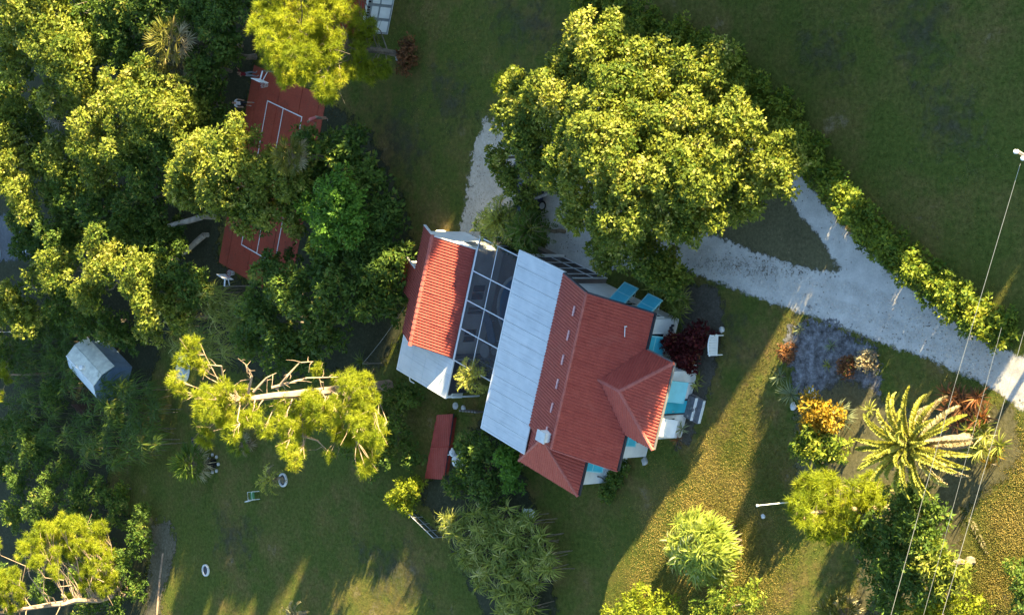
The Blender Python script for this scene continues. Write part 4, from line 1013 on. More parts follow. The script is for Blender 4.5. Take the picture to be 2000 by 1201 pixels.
# pool pump by the annex gable
pp = empty('pool_pump', P(868,458,0), HT, 'pale pump tank with dark cap beside the annex gable', 'pump')
MB().lathe((0,0,0), [(.24,0),(.26,.1),(.26,.55),(.16,.68),(.001,.72)], 14).build('tank', 'shed_cream', pp); MB().tube([(0,.0,.72),(0,0,.84)], .10, 10).build('cap', 'black_plastic', pp); MB().tube([(.26,0,.2),(.7,-.1,.2),(.9,-.5,.1)], .05, 6).build('pipe', 'black_plastic', pp)
# box behind the palm between annex and cage
ac = empty('air_conditioner', P(897,762,0), HT, 'pale air conditioning unit behind the palm by the annex', 'appliance')
part('case', 'shed_cream', ac, (-.4,.4,-.35,.35,0,.75), bevel=.02); MB().lathe((0,0,.751), [(.28,0),(.28,.03),(.05,.04),(.001,.04)], 14).build('fan_grille', 'dark_fascia', ac)

# ------------------------------------------------------------------ utility pole and wires
up = empty('utility_pole', P(2002,310,9.0)-Vector((0,0,9.0)), 0, 'utility pole with white insulators at the right edge', 'pole')
MB().tube([(0,0,0),(0,0,9.0)], [.16,.11], 10).build('post', 'grey_wood', up); MB().bar((-.6,.35,8.7),(.6,-.35,8.7),.10,.12).build('cross_arm', 'grey_wood', up)
for k,(x,y) in enumerate(((-.5,.3),(0,0),(.5,-.3))): MB().lathe((x,y,8.76 if k!=1 else 9.0), [(.05,0),(.09,.06),(.06,.12),(.09,.18),(.03,.26),(.001,.27)], 9).build('insulator', 'white_paint', up)
MB().lathe((-.32,.0,7.7), [(.001,0),(.20,.02),(.21,.62),(.12,.72),(.001,.74)], 12).build('transformer', 'grey_metal', up)
def wire(pxs, h, label, r=.010):
    p0 = P(*pxs[0], h[0]); pts = []
    for k in range(len(pxs)-1):
        for t in np.linspace(0,1,7)[:-1 if k < len(pxs)-2 else None]:
            a = P(*pxs[k], h[k]); b = P(*pxs[k+1], h[k+1]); pts.append(a.lerp(b, t)-p0)
    o = MB().tube(pts, r, 5).build('power_line', 'wire'); o.location = p0; tag(o, label, 'wire', 'overhead wires'); return o
wire([(1993,320),(1868,740),(1801,978),(1740,1201),(1680,1420)], [8.95,8.3,8.1,8.2,8.6], 'pale overhead wire running from the insulators down past the date palm')
wire([(2050,480),(2000,648),(1974,740),(1887,1040),(1800,1340)], [8.7,8.4,8.3,8.2,8.5], 'pale overhead wire crossing the drive right of the date palm')
wire([(1956,640),(1876,936),(1843,1059),(1790,1250)], [7.6,7.4,7.3,7.4], 'thin overhead wire passing just behind the date palm crown', .007)

# ------------------------------------------------------------------ vegetation tools
def unit(v): return v/(np.linalg.norm(v, axis=-1, keepdims=True)+1e-9)
def sph(rg, n): return unit(rg.normal(size=(n, 3)))
def leaf_quads(pos, d, L, Wd, rg, fold=0.25, nrm=None):
    """kite shaped leaves: 4 vertices each, slightly folded on the midrib"""
    n = len(pos); sd = unit(np.cross(d, sph(rg, n) if nrm is None else nrm)); nr = np.cross(d, sd)
    L = np.broadcast_to(L, (n,))[:, None]; Wd = np.broadcast_to(Wd, (n,))[:, None]
    a = pos; b = pos+d*L*.45+sd*Wd*.5+nr*Wd*fold; c = pos+d*L; e = pos+d*L*.45-sd*Wd*.5+nr*Wd*fold
    return np.stack([a, b, c, e], 1).reshape(-1, 3)
def lobes_of(ells, rg, per=1.0, rmin=.55):
    """split each crown ellipsoid into overlapping clumps on its surface"""
    out = []
    for c, r, rz in ells:
        nl = int(max(6, 9*per*max(1, r/1.8)**1.3)); off = rg.uniform(0, 6.28)
        for i in range(nl):
            z = 1-1.75*(i+.5)/nl; t = off+i*2.39996+rg.normal(0,.25); s = math.sqrt(max(0, 1-z*z))
            k = rg.uniform(.58, .90); lr = rg.uniform(.32, .54)*r
            out.append((np.array([c[0]+s*math.cos(t)*r*k, c[1]+s*math.sin(t)*r*k, c[2]+z*rz*k]), max(lr, rmin*.6), max(lr, rmin*.6)*.82))
        out.append((np.array(c), r*.45, rz*.45))
    return out
def broadleaf(lobes, L, Wd, dens, seed, k=5, up=.35, depth=.38, spread=.9):
    rg = np.random.default_rng(seed); VV = []; VA = []
    for c, r, rz in lobes:
        ns = max(8, int(4*math.pi*r*r*dens)); dr = sph(rg, ns); dr[:,2] = np.where(dr[:,2] < -.35, -dr[:,2], dr[:,2]); dr = unit(dr)
        kk = rg.normal(size=(4,3))*3.2; ph = rg.uniform(0, 6.28, 4)
        nz = sum(np.sin(dr @ kk[i]+ph[i]) for i in range(4))/4
        rad = (1-depth*rg.random(ns)**1.6)*(1+.22*nz)
        pos = c+dr*np.array([r, r, rz])*rad[:,None]
        d0 = unit(dr*.8+np.array([0,0,up])+rg.normal(size=(ns,3))*.45)
        base = np.clip(.42+.14*rg.normal()+.20*rg.normal(size=ns)+.18*nz, 0, 1)
        n = ns*k; p = np.repeat(pos, k, 0)+rg.normal(size=(n,3))*L*.25
        nr = unit(np.repeat(dr, k, 0)*.75+np.array([0,0,up*1.2])+rg.normal(size=(n,3))*.42)        # blades lie like shingles, facing out and up
        t = rg.normal(size=(n,3)); t -= nr*np.sum(t*nr, 1, keepdims=True); d = unit(unit(t)+nr*.30+np.repeat(d0, k, 0)*.25)
        s = rg.uniform(.65, 1.25, n)
        VV.append(leaf_quads(p, d, L*s, Wd*s, rg, .18, nr))
        VA.append(np.repeat(np.clip(np.repeat(base, k)+rg.normal(size=n)*.16, 0, 1), 4))
    return np.concatenate(VV), np.concatenate(VA)
def quads(n): return np.arange(n*4).reshape(-1, 4)
def foliage_obj(name, V, var, mat, parent, base):
    V = V-np.array([base.x, base.y, base.z]); return mesh_obj(name, np_mesh(name, V, quads(len(V)//4), var), mat, parent)
def limb(m, p, q, r0, r1, rg, wob=.12, n=5):
    p = Vector(p); q = Vector(q); L = (q-p).length
    pts = [p.lerp(q, t)+Vector(rg.normal(size=3))*(wob*L*.3*math.sin(math.pi*t)) for t in np.linspace(0, 1, n)]
    m.tube(pts, [r0+(r1-r0)*t for t in np.linspace(0, 1, n)], 6); return pts
SEED = [100]
def tree(name, label, ells, mat='leaf_tree', L=.26, Wd=.135, dens=8, trunk_r=.22, bark='bark', group=None, base=None, cat='tree', lean=None, per=1.0, k=5, up=.35, world=False):
    """ells: (photo x, photo y, height of the clump centre, radius, vertical radius)"""
    SEED[0] += 1; rg = np.random.default_rng(SEED[0])
    E = [((np.array(e[:3]) if world else np.array(P(e[0], e[1], e[2]))), e[3], e[4]) for e in ells]
    cen = np.mean([c for c, _, _ in E], 0)
    b = Vector((cen[0], cen[1], 0)) if base is None else (P(*base, 0))
    r = empty(name, b, 0, label, cat, group)
    V, A = broadleaf(lobes_of(E, rg, per), L, Wd, dens, SEED[0], k, up)
    ok = V.reshape(-1,4,3)[:,:,2].min(1) > .02; V = V.reshape(-1,4,3)[ok].reshape(-1,3); A = A.reshape(-1,4)[ok].ravel()
    foliage_obj('crown', V, A, mat, r, b)
    m = MB(); fork = Vector((cen[0], cen[1], cen[2]))-b; fork = Vector((fork.x*.6, fork.y*.6, max(.3, fork.z*.5)))
    limb(m, (0,0,0), fork, trunk_r, trunk_r*.7, rg, .10, 6)
    for c, rr_, _ in E: limb(m, fork, Vector(c)-b, trunk_r*.55, trunk_r*.15, rg, .2)
    m.build('trunk', bark, r)
    return r
def shrub(name, label, ells, mat='leaf_dark', L=.2, Wd=.1, dens=11, group=None, cat='shrub', k=5, up=.4, per=.8):
    return tree(name, label, ells, mat, L, Wd, dens, .06, 'bark', group, None, cat, None, per, k, up)
def strips(base, dirs, L, Wd, droop, rg, nseg=4):
    """arching strap leaves; 5 quads wide strips of nseg segments"""
    n = len(base); L = np.broadcast_to(L, (n,)); Wd = np.broadcast_to(Wd, (n,))
    sd = unit(np.cross(dirs, np.array([0,0,1.0])+rg.normal(size=(n,3))*.15)); pts = []; p = base.copy(); d = dirs.copy()
    for i in range(nseg+1):
        w_ = (Wd*(1-.9*(i/nseg)**2.2)*(0.55 if i == 0 else 1))[:, None]*.5
        pts.append((p-sd*w_, p+sd*w_))
        d = unit(d+np.array([0,0,-1.0])*(droop*(i+1)/nseg)[:, None] if hasattr(droop, '__len__') else d+np.array([0,0,-1.0])*(droop*(i+1)/nseg)); p = p+d*(L/nseg)[:, None]
    V = np.stack([np.stack(q, 1) for q in pts], 1)          # n, nseg+1, 2, 3
    I = np.arange(n*(nseg+1)*2).reshape(n, nseg+1, 2)
    F = np.stack([I[:,:-1,0], I[:,:-1,1], I[:,1:,1], I[:,1:,0]], -1).reshape(-1, 4)
    return V.reshape(-1, 3), F
def rosette_plant(name, label, spots, mat, L=1.1, Wd=.07, nl=22, droop=.55, elev=(.2, 1.25), cat='plant', group=None, nseg=4, stem=None, vspread=.2):
    """strap leaf rosettes at (photo x, photo y, height) spots; one plant with its leaves as one mesh and its canes as another"""
    SEED[0] += 1; rg = np.random.default_rng(SEED[0]); pts = [P(*s) for s in spots]
    b = sum(pts, Vector((0,0,0)))/len(pts); b.z = 0; r = empty(name, b, 0, label, cat, group)
    B, D, Ls, A = [], [], [], []
    for q in pts:
        az = rg.uniform(0, 6.28, nl); el = rg.uniform(elev[0], elev[1], nl); d = np.stack([np.cos(az)*np.cos(el), np.sin(az)*np.cos(el), np.sin(el)], 1)
        B.append(np.array(q-b)+d*.04); D.append(d); Ls.append(L*rg.uniform(.7, 1.2, nl)); A.append(np.clip(rg.normal(.45, vspread)+rg.normal(0,.2,nl), 0, 1))
    B, D, Ls, A = map(np.concatenate, (B, D, Ls, A))
    V, F = strips(B, D, Ls, Wd*rg.uniform(.7, 1.2, len(B)), droop, rg, nseg)
    V[:,2] = np.maximum(V[:,2], .02)
    mesh_obj('leaves', np_mesh('leaves', V, F, np.repeat(A, (nseg+1)*2)), mat, r)
    m = MB()
    for q in pts:
        if q.z > .25: m.tube([Vector((q.x-b.x+rg.normal(0,.12), q.y-b.y+rg.normal(0,.12), 0)), q-b], [.022,.016], 4)
        else: m.tube([Vector((q.x-b.x, q.y-b.y, 0)), Vector((q.x-b.x, q.y-b.y, .12))], [.07,.05], 6)
    st_ = m.build('stems', 'bark', r); st_['kind'] = 'stuff'
    return r
def frond_mesh(base, d, L, droop, nl, ll, lw, rg, vee=.5, nseg=9):
    """feather frond: rachis points and leaflets; returns leaflet quads and the rachis polyline"""
    pts = [np.array(base, float)]; dd = np.array(d, float)
    dirs = [dd]
    for i in range(nseg):
        dd = unit(dd+np.array([0,0,-1.0])*droop*(i+1)/nseg*.5); pts.append(pts[-1]+dd*L/nseg); dirs.append(dd)
    pts = np.array(pts); dirs = np.array(dirs)
    t = np.linspace(.10, 1.0, nl); f = t*nseg; i0 = np.minimum(f.astype(int), nseg-1); fr = (f-i0)[:, None]
    p = pts[i0]*(1-fr)+pts[i0+1]*fr; q = dirs[i0]
    sd = unit(np.cross(q, np.array([0,0,1.0]))); upv = np.cross(sd, q)
    prof = np.sin(np.pi*np.clip(t*.92+.08, 0, 1))**.55*1.0
    V = []
    for s in (-1, 1):
        ld = unit(q*.75+sd*s*.9+upv*vee+rg.normal(size=(nl,3))*.12)
        V.append(leaf_quads(p, ld, ll*prof*rg.uniform(.85,1.1,nl), lw, rg, .1))
    return np.concatenate(V), pts
def palm(name, label, px, py, h, n, L, nl=30, ll=.40, lw=.045, el=(-35, 80), droop=.9, mat='leaf_palm', trunk_r=.20, cat='palm', vee=.5, group=None, dead=.12, bias=None):
    SEED[0] += 1; rg = np.random.default_rng(SEED[0]); c = P(px, py, h); b = Vector((c.x, c.y, 0)); r = empty(name, b, 0, label, cat, group)
    V, A, m = [], [], MB()
    DV, DA = [], []
    for i in range(n):
        az = i*2.39996+rg.normal(0,.15); e = R(el[0]+(el[1]-el[0])*((i+.5)/n)**.8); d = np.array([math.cos(az)*math.cos(e), math.sin(az)*math.cos(e), math.sin(e)])
        Li = L*rg.uniform(.85, 1.1); v, pts = frond_mesh(np.array([0,0,h])+d*.1, d, Li, droop*rg.uniform(.7,1.2), nl, ll, lw, rg, vee)
        v[:,2] = np.maximum(v[:,2], .02)
        if i < n*dead: DV.append(v); DA.append(np.full(len(v), rg.uniform(.2,.9)))
        else: V.append(v); A.append(np.clip(np.full(len(v), rg.normal(.55,.2))+np.repeat(rg.normal(0,.1,len(v)//4),4), 0, 1))
        m.tube(pts, [.028*(1-j/len(pts))+.006 for j in range(len(pts))], 4)
    V = np.concatenate(V); mesh_obj('fronds', np_mesh('fronds', V, quads(len(V)//4), np.concatenate(A)), mat, r)
    if DV: DV = np.concatenate(DV); mesh_obj('dry_fronds', np_mesh('dry_fronds', DV, quads(len(DV)//4), np.concatenate(DA)), 'leaf_dead', r)
    m.build('frond_ribs', 'leaf_rib', r)
    t = MB(); k = max(3, int(h/.35)); t.tube([(rg.normal(0,.02), rg.normal(0,.02), h*j/k) for j in range(k+1)], [trunk_r*(1.15-.15*j/k)*(1+.06*(j%2)) for j in range(k+1)], 10); t.build('trunk', 'palm_bark', r)
    return r
def fan_palm(name, label, px, py, h, n=26, R_=.75, pet=.8, mat='leaf_fan', trunk_r=.16, dead=.2, group=None):
    SEED[0] += 1; rg = np.random.default_rng(SEED[0]); c = P(px, py, h); b = Vector((c.x, c.y, 0)); r = empty(name, b, 0, label, 'palm', group)
    V, A, DV, DA, m = [], [], [], [], MB()
    for i in range(n):
        az = i*2.39996; e = R(-40+120*((i+.5)/n)); d = np.array([math.cos(az)*math.cos(e), math.sin(az)*math.cos(e), math.sin(e)])
        p0 = np.array([0,0,h]); p1 = p0+d*pet*rg.uniform(.8,1.15); m.tube([p0, p1], [.02,.012], 4)
        sd = unit(np.cross(d, np.array([0,0,1.0])+rg.normal(size=3)*.1)); ks = 17; th = np.linspace(-1.75, 1.75, ks)
        ld = unit(np.outer(np.cos(th), d)+np.outer(np.sin(th), sd)+np.array([0,0,-.12])+rg.normal(size=(ks,3))*.07)
        ln = R_*rg.uniform(.85,1.1)*(0.8+.2*np.cos(th)); v = leaf_quads(np.repeat(p1[None], ks, 0), ld, ln, .085, rg, .15); v[:,2] = np.maximum(v[:,2], .02)
        if i < n*dead: DV.append(v); DA.append(np.full(len(v), rg.uniform(.3,1)))
        else: V.append(v); A.append(np.clip(rg.normal(.5,.2)+np.repeat(rg.normal(0,.12,ks),4), 0, 1))
    V = np.concatenate(V); mesh_obj('fans', np_mesh('fans', V, quads(len(V)//4), np.concatenate(A)), mat, r)
    if DV: DV = np.concatenate(DV); mesh_obj('dry_fans', np_mesh('dry_fans', DV, quads(len(DV)//4), np.concatenate(DA)), 'leaf_dead', r)
    m.build('leaf_stalks', 'leaf_rib', r)
    t = MB(); k = max(2, int(h/.4)); t.tube([(0,0,h*j/k) for j in range(k+1)], [trunk_r*(1+.08*(j%2)) for j in range(k+1)], 9); t.build('trunk', 'palm_bark', r)
    return r
def needles(pts, rad, per, rg, ln=.34, wd=.030, upb=.25):
    """pine tufts: thin triangles radiating from each point"""
    n = len(pts)*per; d = sph(rg, n); d = unit(d+np.array([0,0,upb])); p = np.repeat(pts, per, 0)+d*.03; l = ln*rg.uniform(.7,1.15,n)[:,None]; sd = unit(np.cross(d, sph(rg, n)))*wd*.5
    return np.stack([p-sd, p+sd, p+d*l], 1).reshape(-1, 3)
def pine(name, label, base, clusters, top, trunk_r=.28, dens=13, per=46, bare=(), bark='pine_bark', group=None, extra_limbs=()):
    """clusters: (photo x, photo y, height, radius) of needle clumps; limbs grow from the trunk to every clump"""
    SEED[0] += 1; rg = np.random.default_rng(SEED[0]); b = P(*base, 0); r = empty(name, b, 0, label, 'tree', group)
    C = [(np.array(P(x, y, h)-b), rr_) for x, y, h, rr_ in clusters]; pts, A = [], []
    for c, rr_ in C:
        n = max(4, int(dens*rr_**2*4)); q = sph(rg, n)*(rr_*rg.uniform(.35,1,n)**.6)[:,None]*np.array([1,1,.62]); pts.append(c+q); A.append(np.clip(rg.normal(.5,.12)+rg.normal(0,.15,n), 0, 1))
    pts = np.concatenate(pts); A = np.concatenate(A)
    V = needles(pts, .3, per, rg); F = np.arange(len(V)).reshape(-1, 3)
    mesh_obj('crown', np_mesh('crown', V, F, np.repeat(np.clip(np.repeat(A, per)+rg.normal(0,.12,len(A)*per),0,1), 3)), 'leaf_pine', r)
    m = MB(); tp = limb(m, (0,0,0), top, trunk_r, trunk_r*.45, rg, .03, 10)
    for c, rr_ in C:
        c = Vector(c); hz = max(.25*c.z, c.z-.55*Vector((c.x-tp[-1].x*c.z/max(top[2],.1), c.y-tp[-1].y*c.z/max(top[2],.1), 0)).length-.2); hz = min(hz, top[2]*.98)
        p = Vector((top[0]*hz/top[2], top[1]*hz/top[2], hz)); lp = limb(m, p, c, .045, .014, rg, .22, 5)
        for q in range(3): limb(m, lp[-2], c+Vector(rg.normal(size=3))*rr_*.6, .02, .008, rg, .2, 3)
    for pl in bare:
        w0 = [P(*q)-b for q in pl]; m.tube(w0, [.085*(1-.8*i/(len(w0)-1)) for i in range(len(w0))], 6)
        for i in range(1, len(w0)):
            for q in range(3): a = w0[i-1].lerp(w0[i], rg.random()); limb(m, a, a+Vector(rg.normal(size=3))*.45, .022, .006, rg, .3, 3)
    m.build('trunk', bark, r)
    return r
def poly_clusters(poly, n, hf, rr_, seed, jit=.8):
    rg = np.random.default_rng(seed); poly = np.array(poly, float); out = []; lo, hi = poly.min(0), poly.max(0)
    while len(out) < n:
        q = rg.uniform(lo, hi)
        if pip(q[None], poly)[0] and all((q[0]-o[0])**2+(q[1]-o[1])**2 > (rr_[0]*22)**2 for o in out[-40:]) or rg.random() < .002:
            out.append((q[0], q[1], hf(q[0])+rg.normal(0, jit), rg.uniform(*rr_)))
    return out
plain('leaf_rib', (0.20, 0.17, 0.06), 0.6, 0, 0.2, 6.0)

# ------------------------------------------------------------------ the big tree over the drive
tree('shade_tree', 'huge spreading sunlit tree covering the gravel drive above the house',
     [(1185,100,5.2,2.0,1.7),(1110,185,5.4,2.2,1.8),(1275,145,5.2,2.0,1.7),(1385,165,4.8,1.8,1.5),(1015,178,4.6,1.1,.9),(1200,235,6.8,2.4,1.9),(1050,255,4.8,1.9,1.6),(1000,235,4.2,1.1,.9),
      (1325,255,5.9,2.0,1.7),(1430,250,4.7,1.7,1.5),(1505,310,3.3,1.8,1.5),(1230,335,7.2,2.0,1.7),(1125,320,6.2,1.8,1.5),(1355,335,6.2,1.9,1.7),(1450,370,3.5,1.7,1.4),(1530,340,3.0,1.2,1.1),
      (1215,415,7.0,1.7,1.5),(1360,425,4.9,1.5,1.3),(975,310,3.6,.85,.65),(1000,352,3.2,.8,.6),(1035,392,2.4,.8,.7),(1260,490,3.0,1.6,1.4),(1310,530,2.2,1.2,1.1),(1190,490,2.8,1.2,1.1),(1280,300,5.0,1.9,1.7),(1300,400,6.2,1.6,1.4),(1420,310,4.2,1.6,1.4),(1070,330,3.8,1.2,1.0),(1140,410,3.8,1.3,1.1)],
     'leaf_tree', .20, .12, 15, .45, 'bark', None, (1400,310), per=1.2)
# ------------------------------------------------------------------ hedge along the drive
HD = [(1150,8,.9),(1205,20,.95),(1260,38,1.0),(1320,62,1.05),(1372,92,1.05),(1420,125,1.05),(1466,160,1.0),(1505,198,1.05),(1540,238,1.0),(1572,280,1.0),(1604,326,.95),(1636,372,.85),(1668,410,.9),(1704,450,.9),(1742,487,.95),(1780,520,.95),(1822,552,.9),(1864,582,.95),(1908,608,.95),(1948,634,.85)]
HN = ['tenth','ninth']
for i, (x, y, r_) in enumerate(HD):
    lit = i >= 11; r_ *= 1.12 if lit else 1.0
    shrub('hedge_bush', 'glossy hedge bush in the row beside the gravel drive, sunlit part near the wires' if lit else 'dark green hedge bush in the shaded row behind the huge tree',
          [(x,y,r_*.75,r_*.95,r_*.75),(x+14,y+12,r_*.5,r_*.7,r_*.5)], 'leaf_hedge', .19, .11, 13, 'hedge bushes along the drive')

# ------------------------------------------------------------------ woodland at the left
G = 'trees of the left woodland'
tree('forest_tree', 'tall yellow lit tree at the top left corner of the woodland', [(55,25,8.2,2.4,2.2),(105,80,7.6,2.3,2.1),(35,110,7.2,2.0,1.9),(95,-30,8,2.3,2.1)], dens=8, group=G)
tree('forest_tree', 'rounded tree with dark underside beside the tall corner tree', [(150,125,7.0,2.2,2.0),(130,185,5.8,1.9,1.8),(180,200,5.0,1.8,1.7)], dens=8, group=G)
tree('forest_tree', 'broad tree with lit left flank below the two fan palms', [(225,185,6.5,1.6,1.5),(300,205,5.8,2.3,2.1),(365,230,4.8,1.9,1.8),(280,150,6.0,1.7,1.5)], dens=8, group=G)
tree('forest_tree', 'sunlit spreading tree with pale dead twigs at its left side', [(180,275,6.6,2.0,1.8),(245,275,6.2,1.8,1.6),(120,300,6.0,1.8,1.7),(200,330,5.2,1.9,1.7)], dens=8, group=G)
tree('forest_tree', 'bright tree at the left edge of the woodland', [(20,330,7.2,2.1,1.9),(60,385,6.4,1.9,1.8),(15,245,7.0,2.1,1.9),(-40,300,7,2.2,2)], dens=8, group=G)
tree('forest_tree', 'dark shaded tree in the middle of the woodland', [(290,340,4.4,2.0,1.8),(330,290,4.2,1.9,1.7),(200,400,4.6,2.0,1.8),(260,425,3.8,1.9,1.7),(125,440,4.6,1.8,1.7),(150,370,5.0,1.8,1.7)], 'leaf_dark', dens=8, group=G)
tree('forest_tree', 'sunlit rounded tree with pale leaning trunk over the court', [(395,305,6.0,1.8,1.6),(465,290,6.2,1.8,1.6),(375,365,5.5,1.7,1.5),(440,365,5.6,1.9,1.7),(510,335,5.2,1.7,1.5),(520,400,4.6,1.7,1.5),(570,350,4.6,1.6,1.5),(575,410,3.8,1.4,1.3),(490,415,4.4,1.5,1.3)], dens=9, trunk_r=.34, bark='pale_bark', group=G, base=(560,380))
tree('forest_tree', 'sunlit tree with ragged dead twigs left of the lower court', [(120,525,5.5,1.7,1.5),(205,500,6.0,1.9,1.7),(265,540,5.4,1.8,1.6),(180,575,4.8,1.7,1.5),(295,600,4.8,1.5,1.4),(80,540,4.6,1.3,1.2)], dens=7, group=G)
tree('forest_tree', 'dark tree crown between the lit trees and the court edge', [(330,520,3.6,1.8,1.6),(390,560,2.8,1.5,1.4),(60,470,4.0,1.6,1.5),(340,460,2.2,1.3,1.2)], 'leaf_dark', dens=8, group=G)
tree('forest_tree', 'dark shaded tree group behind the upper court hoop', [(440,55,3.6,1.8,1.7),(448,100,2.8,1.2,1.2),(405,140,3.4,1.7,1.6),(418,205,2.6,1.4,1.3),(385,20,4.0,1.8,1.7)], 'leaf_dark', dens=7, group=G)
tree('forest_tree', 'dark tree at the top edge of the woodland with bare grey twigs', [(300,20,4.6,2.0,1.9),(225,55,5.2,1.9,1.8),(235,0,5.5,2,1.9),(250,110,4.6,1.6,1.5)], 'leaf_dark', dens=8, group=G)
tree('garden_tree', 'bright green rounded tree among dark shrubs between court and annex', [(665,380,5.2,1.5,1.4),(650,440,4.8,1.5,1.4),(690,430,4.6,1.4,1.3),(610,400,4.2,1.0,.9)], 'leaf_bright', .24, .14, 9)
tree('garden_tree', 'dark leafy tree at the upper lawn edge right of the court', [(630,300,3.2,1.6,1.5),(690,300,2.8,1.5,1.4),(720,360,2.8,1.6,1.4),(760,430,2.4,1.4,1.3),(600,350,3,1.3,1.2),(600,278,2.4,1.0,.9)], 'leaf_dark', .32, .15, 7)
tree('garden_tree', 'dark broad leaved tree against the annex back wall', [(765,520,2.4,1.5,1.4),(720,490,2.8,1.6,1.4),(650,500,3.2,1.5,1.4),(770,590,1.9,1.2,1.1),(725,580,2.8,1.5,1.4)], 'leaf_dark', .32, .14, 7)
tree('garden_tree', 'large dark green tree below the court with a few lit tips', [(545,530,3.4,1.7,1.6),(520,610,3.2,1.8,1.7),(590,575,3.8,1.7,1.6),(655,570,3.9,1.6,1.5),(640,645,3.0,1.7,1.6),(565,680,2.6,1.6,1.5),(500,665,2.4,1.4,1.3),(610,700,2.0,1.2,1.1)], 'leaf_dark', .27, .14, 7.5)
fan_palm('fan_palm', 'sunlit fan palm in the top of the woodland', 335,78,5.6, 30, .95, 1.0, dead=.3)
fan_palm('fan_palm', 'lower fan palm half hidden in the woodland below the sunlit fan palm', 345,130,4.4, 22, .8, .8, dead=.3)
fan_palm('fan_palm', 'round sunlit fan palm crown beside the upper court corner', 568,305,6.0, 34, .75, .75, dead=.15)
for lb, el_ in (('dark tree at the left edge between the two lit woodland trees', [(15,180,5.4,2.0,1.9),(75,230,4.6,1.9,1.8),(-30,140,6,2.2,2)]),
               ('dark tree beside the grey yard at the left edge', [(95,470,3.8,1.6,1.5),(150,465,3.6,1.6,1.5),(40,425,4.2,1.4,1.3)]),
               ('dark tree behind the slanting pale trunk', [(300,470,2.6,1.6,1.5),(240,470,3.0,1.6,1.5),(310,430,3,1.4,1.3)]),
               ('dark low tree at the foot of the broad woodland tree', [(400,270,2.6,1.5,1.4),(350,260,3.4,1.6,1.5),(120,360,4.4,1.7,1.6),(85,310,4.6,1.6,1.5)]),
               ('dark tree between the lit lower tree and the pale shed', [(220,640,2.2,1.5,1.4),(170,625,2.6,1.5,1.4),(130,590,3.0,1.5,1.4),(260,660,1.4,1.0,.9)]),
               ('dark tree at the top edge beside the grey dead branches', [(165,30,5.6,1.9,1.8),(190,85,5.0,1.8,1.7),(330,-10,4.6,1.9,1.8),(470,0,3.6,1.7,1.6)])):
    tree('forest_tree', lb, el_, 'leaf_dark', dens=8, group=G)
# ragged dead branches
def twigs(label, px, py, h, n, ln, name='dead_branch'):
    SEED[0] += 1; rg = np.random.default_rng(SEED[0]); c = P(px, py, h); m = MB(); b = Vector((c.x, c.y, 0)); m.tube([(0,0,0),(0,0,h*.6),(0,0,h)], [.10,.07,.04], 6)
    for i in range(n):
        d = Vector(rg.normal(size=3)+np.array([0,0,.6])).normalized(); q = limb(m, (0,0,h-.2*rg.random()), Vector((0,0,h))+d*ln*rg.uniform(.5,1.1), .035, .008, rg, .3, 4)
        limb(m, q[2], q[2]+Vector(rg.normal(size=3))*ln*.35, .014, .005, rg, .3, 3)
    o = m.build(name, 'pale_bark'); o.location = b; tag(o, label, 'dead tree'); return o
twigs('bare grey dead branches at the top edge of the woodland', 205, 12, 5.4, 16, 1.5)
twigs('pale dead twigs beside the spreading woodland tree', 110, 240, 5.8, 14, 1.1)
twigs('pale dead twigs hanging at the left of the lower lit tree', 70, 555, 4.6, 12, 1.0)
# pale dead logs beside the court
for lb, pts_ in (('pale slanting dead log beside the lower court edge', [(399,459,.35),(384,472,.55),(368,487,.8),(356,498,1.0)]), ('pale forked dead branch above the slanting log', [(394,424,1.2),(372,431,1.8),(350,436,2.3),(328,441,2.8)])):
    o0_ = P(*pts_[0]); q_ = [P(*x)-o0_ for x in pts_]; m = MB().tube(q_, [.22,.21,.18,.12], 9)
    m.tube([q_[0], Vector((q_[0].x, q_[0].y, -o0_.z))], [.16,.18], 7)
    tk = m.build('dead_tree', 'pale_bark'); tk.location = o0_; tag(tk, lb, 'dead tree')
# drooping bamboo like thickets
def thicket(name, label, poly, n, h, L, mat, Wd=.05, nl=26, droop=1.0, elev=(.1,1.3), seed=0, cat='bamboo', group=None, dome=False):
    rg = np.random.default_rng(900+seed); poly = np.array(poly, float); sp = []; lo, hi = poly.min(0), poly.max(0)
    while len(sp) < n:
        q = rg.uniform(lo, hi)
        if pip(q[None], poly)[0]:
            e_ = np.linalg.norm((q-poly.mean(0))/((hi-lo)/2)); sp.append((q[0], q[1], rg.uniform(*h) if not dome else h[0]+(h[1]-h[0])*max(0, 1-e_*e_)+rg.normal(0,.08)))
    return rosette_plant(name, label, sp, mat, L, Wd, nl, droop, elev, cat, group)
thicket('bamboo_clump', 'drooping bamboo clump with sunlit top below the lit woodland tree', [(330,570),(420,560),(480,600),(480,690),(400,700),(330,680)], 60, (1.6,3.0), 1.3, 'leaf_strap', .05, 26, 1.1, seed=1)
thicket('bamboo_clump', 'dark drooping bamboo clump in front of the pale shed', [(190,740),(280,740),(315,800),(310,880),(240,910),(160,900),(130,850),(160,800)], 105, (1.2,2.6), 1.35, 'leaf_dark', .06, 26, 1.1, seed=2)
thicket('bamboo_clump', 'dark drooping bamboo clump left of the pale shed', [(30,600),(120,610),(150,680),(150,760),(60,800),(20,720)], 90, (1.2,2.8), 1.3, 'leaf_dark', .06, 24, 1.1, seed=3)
thicket('bamboo_clump', 'brown tinged drooping thicket along the left edge below the blue tarp', [(0,770),(110,790),(120,880),(60,900),(0,890)], 60, (1.0,2.4), 1.2, 'leaf_dark', .06, 24, 1.1, seed=4)
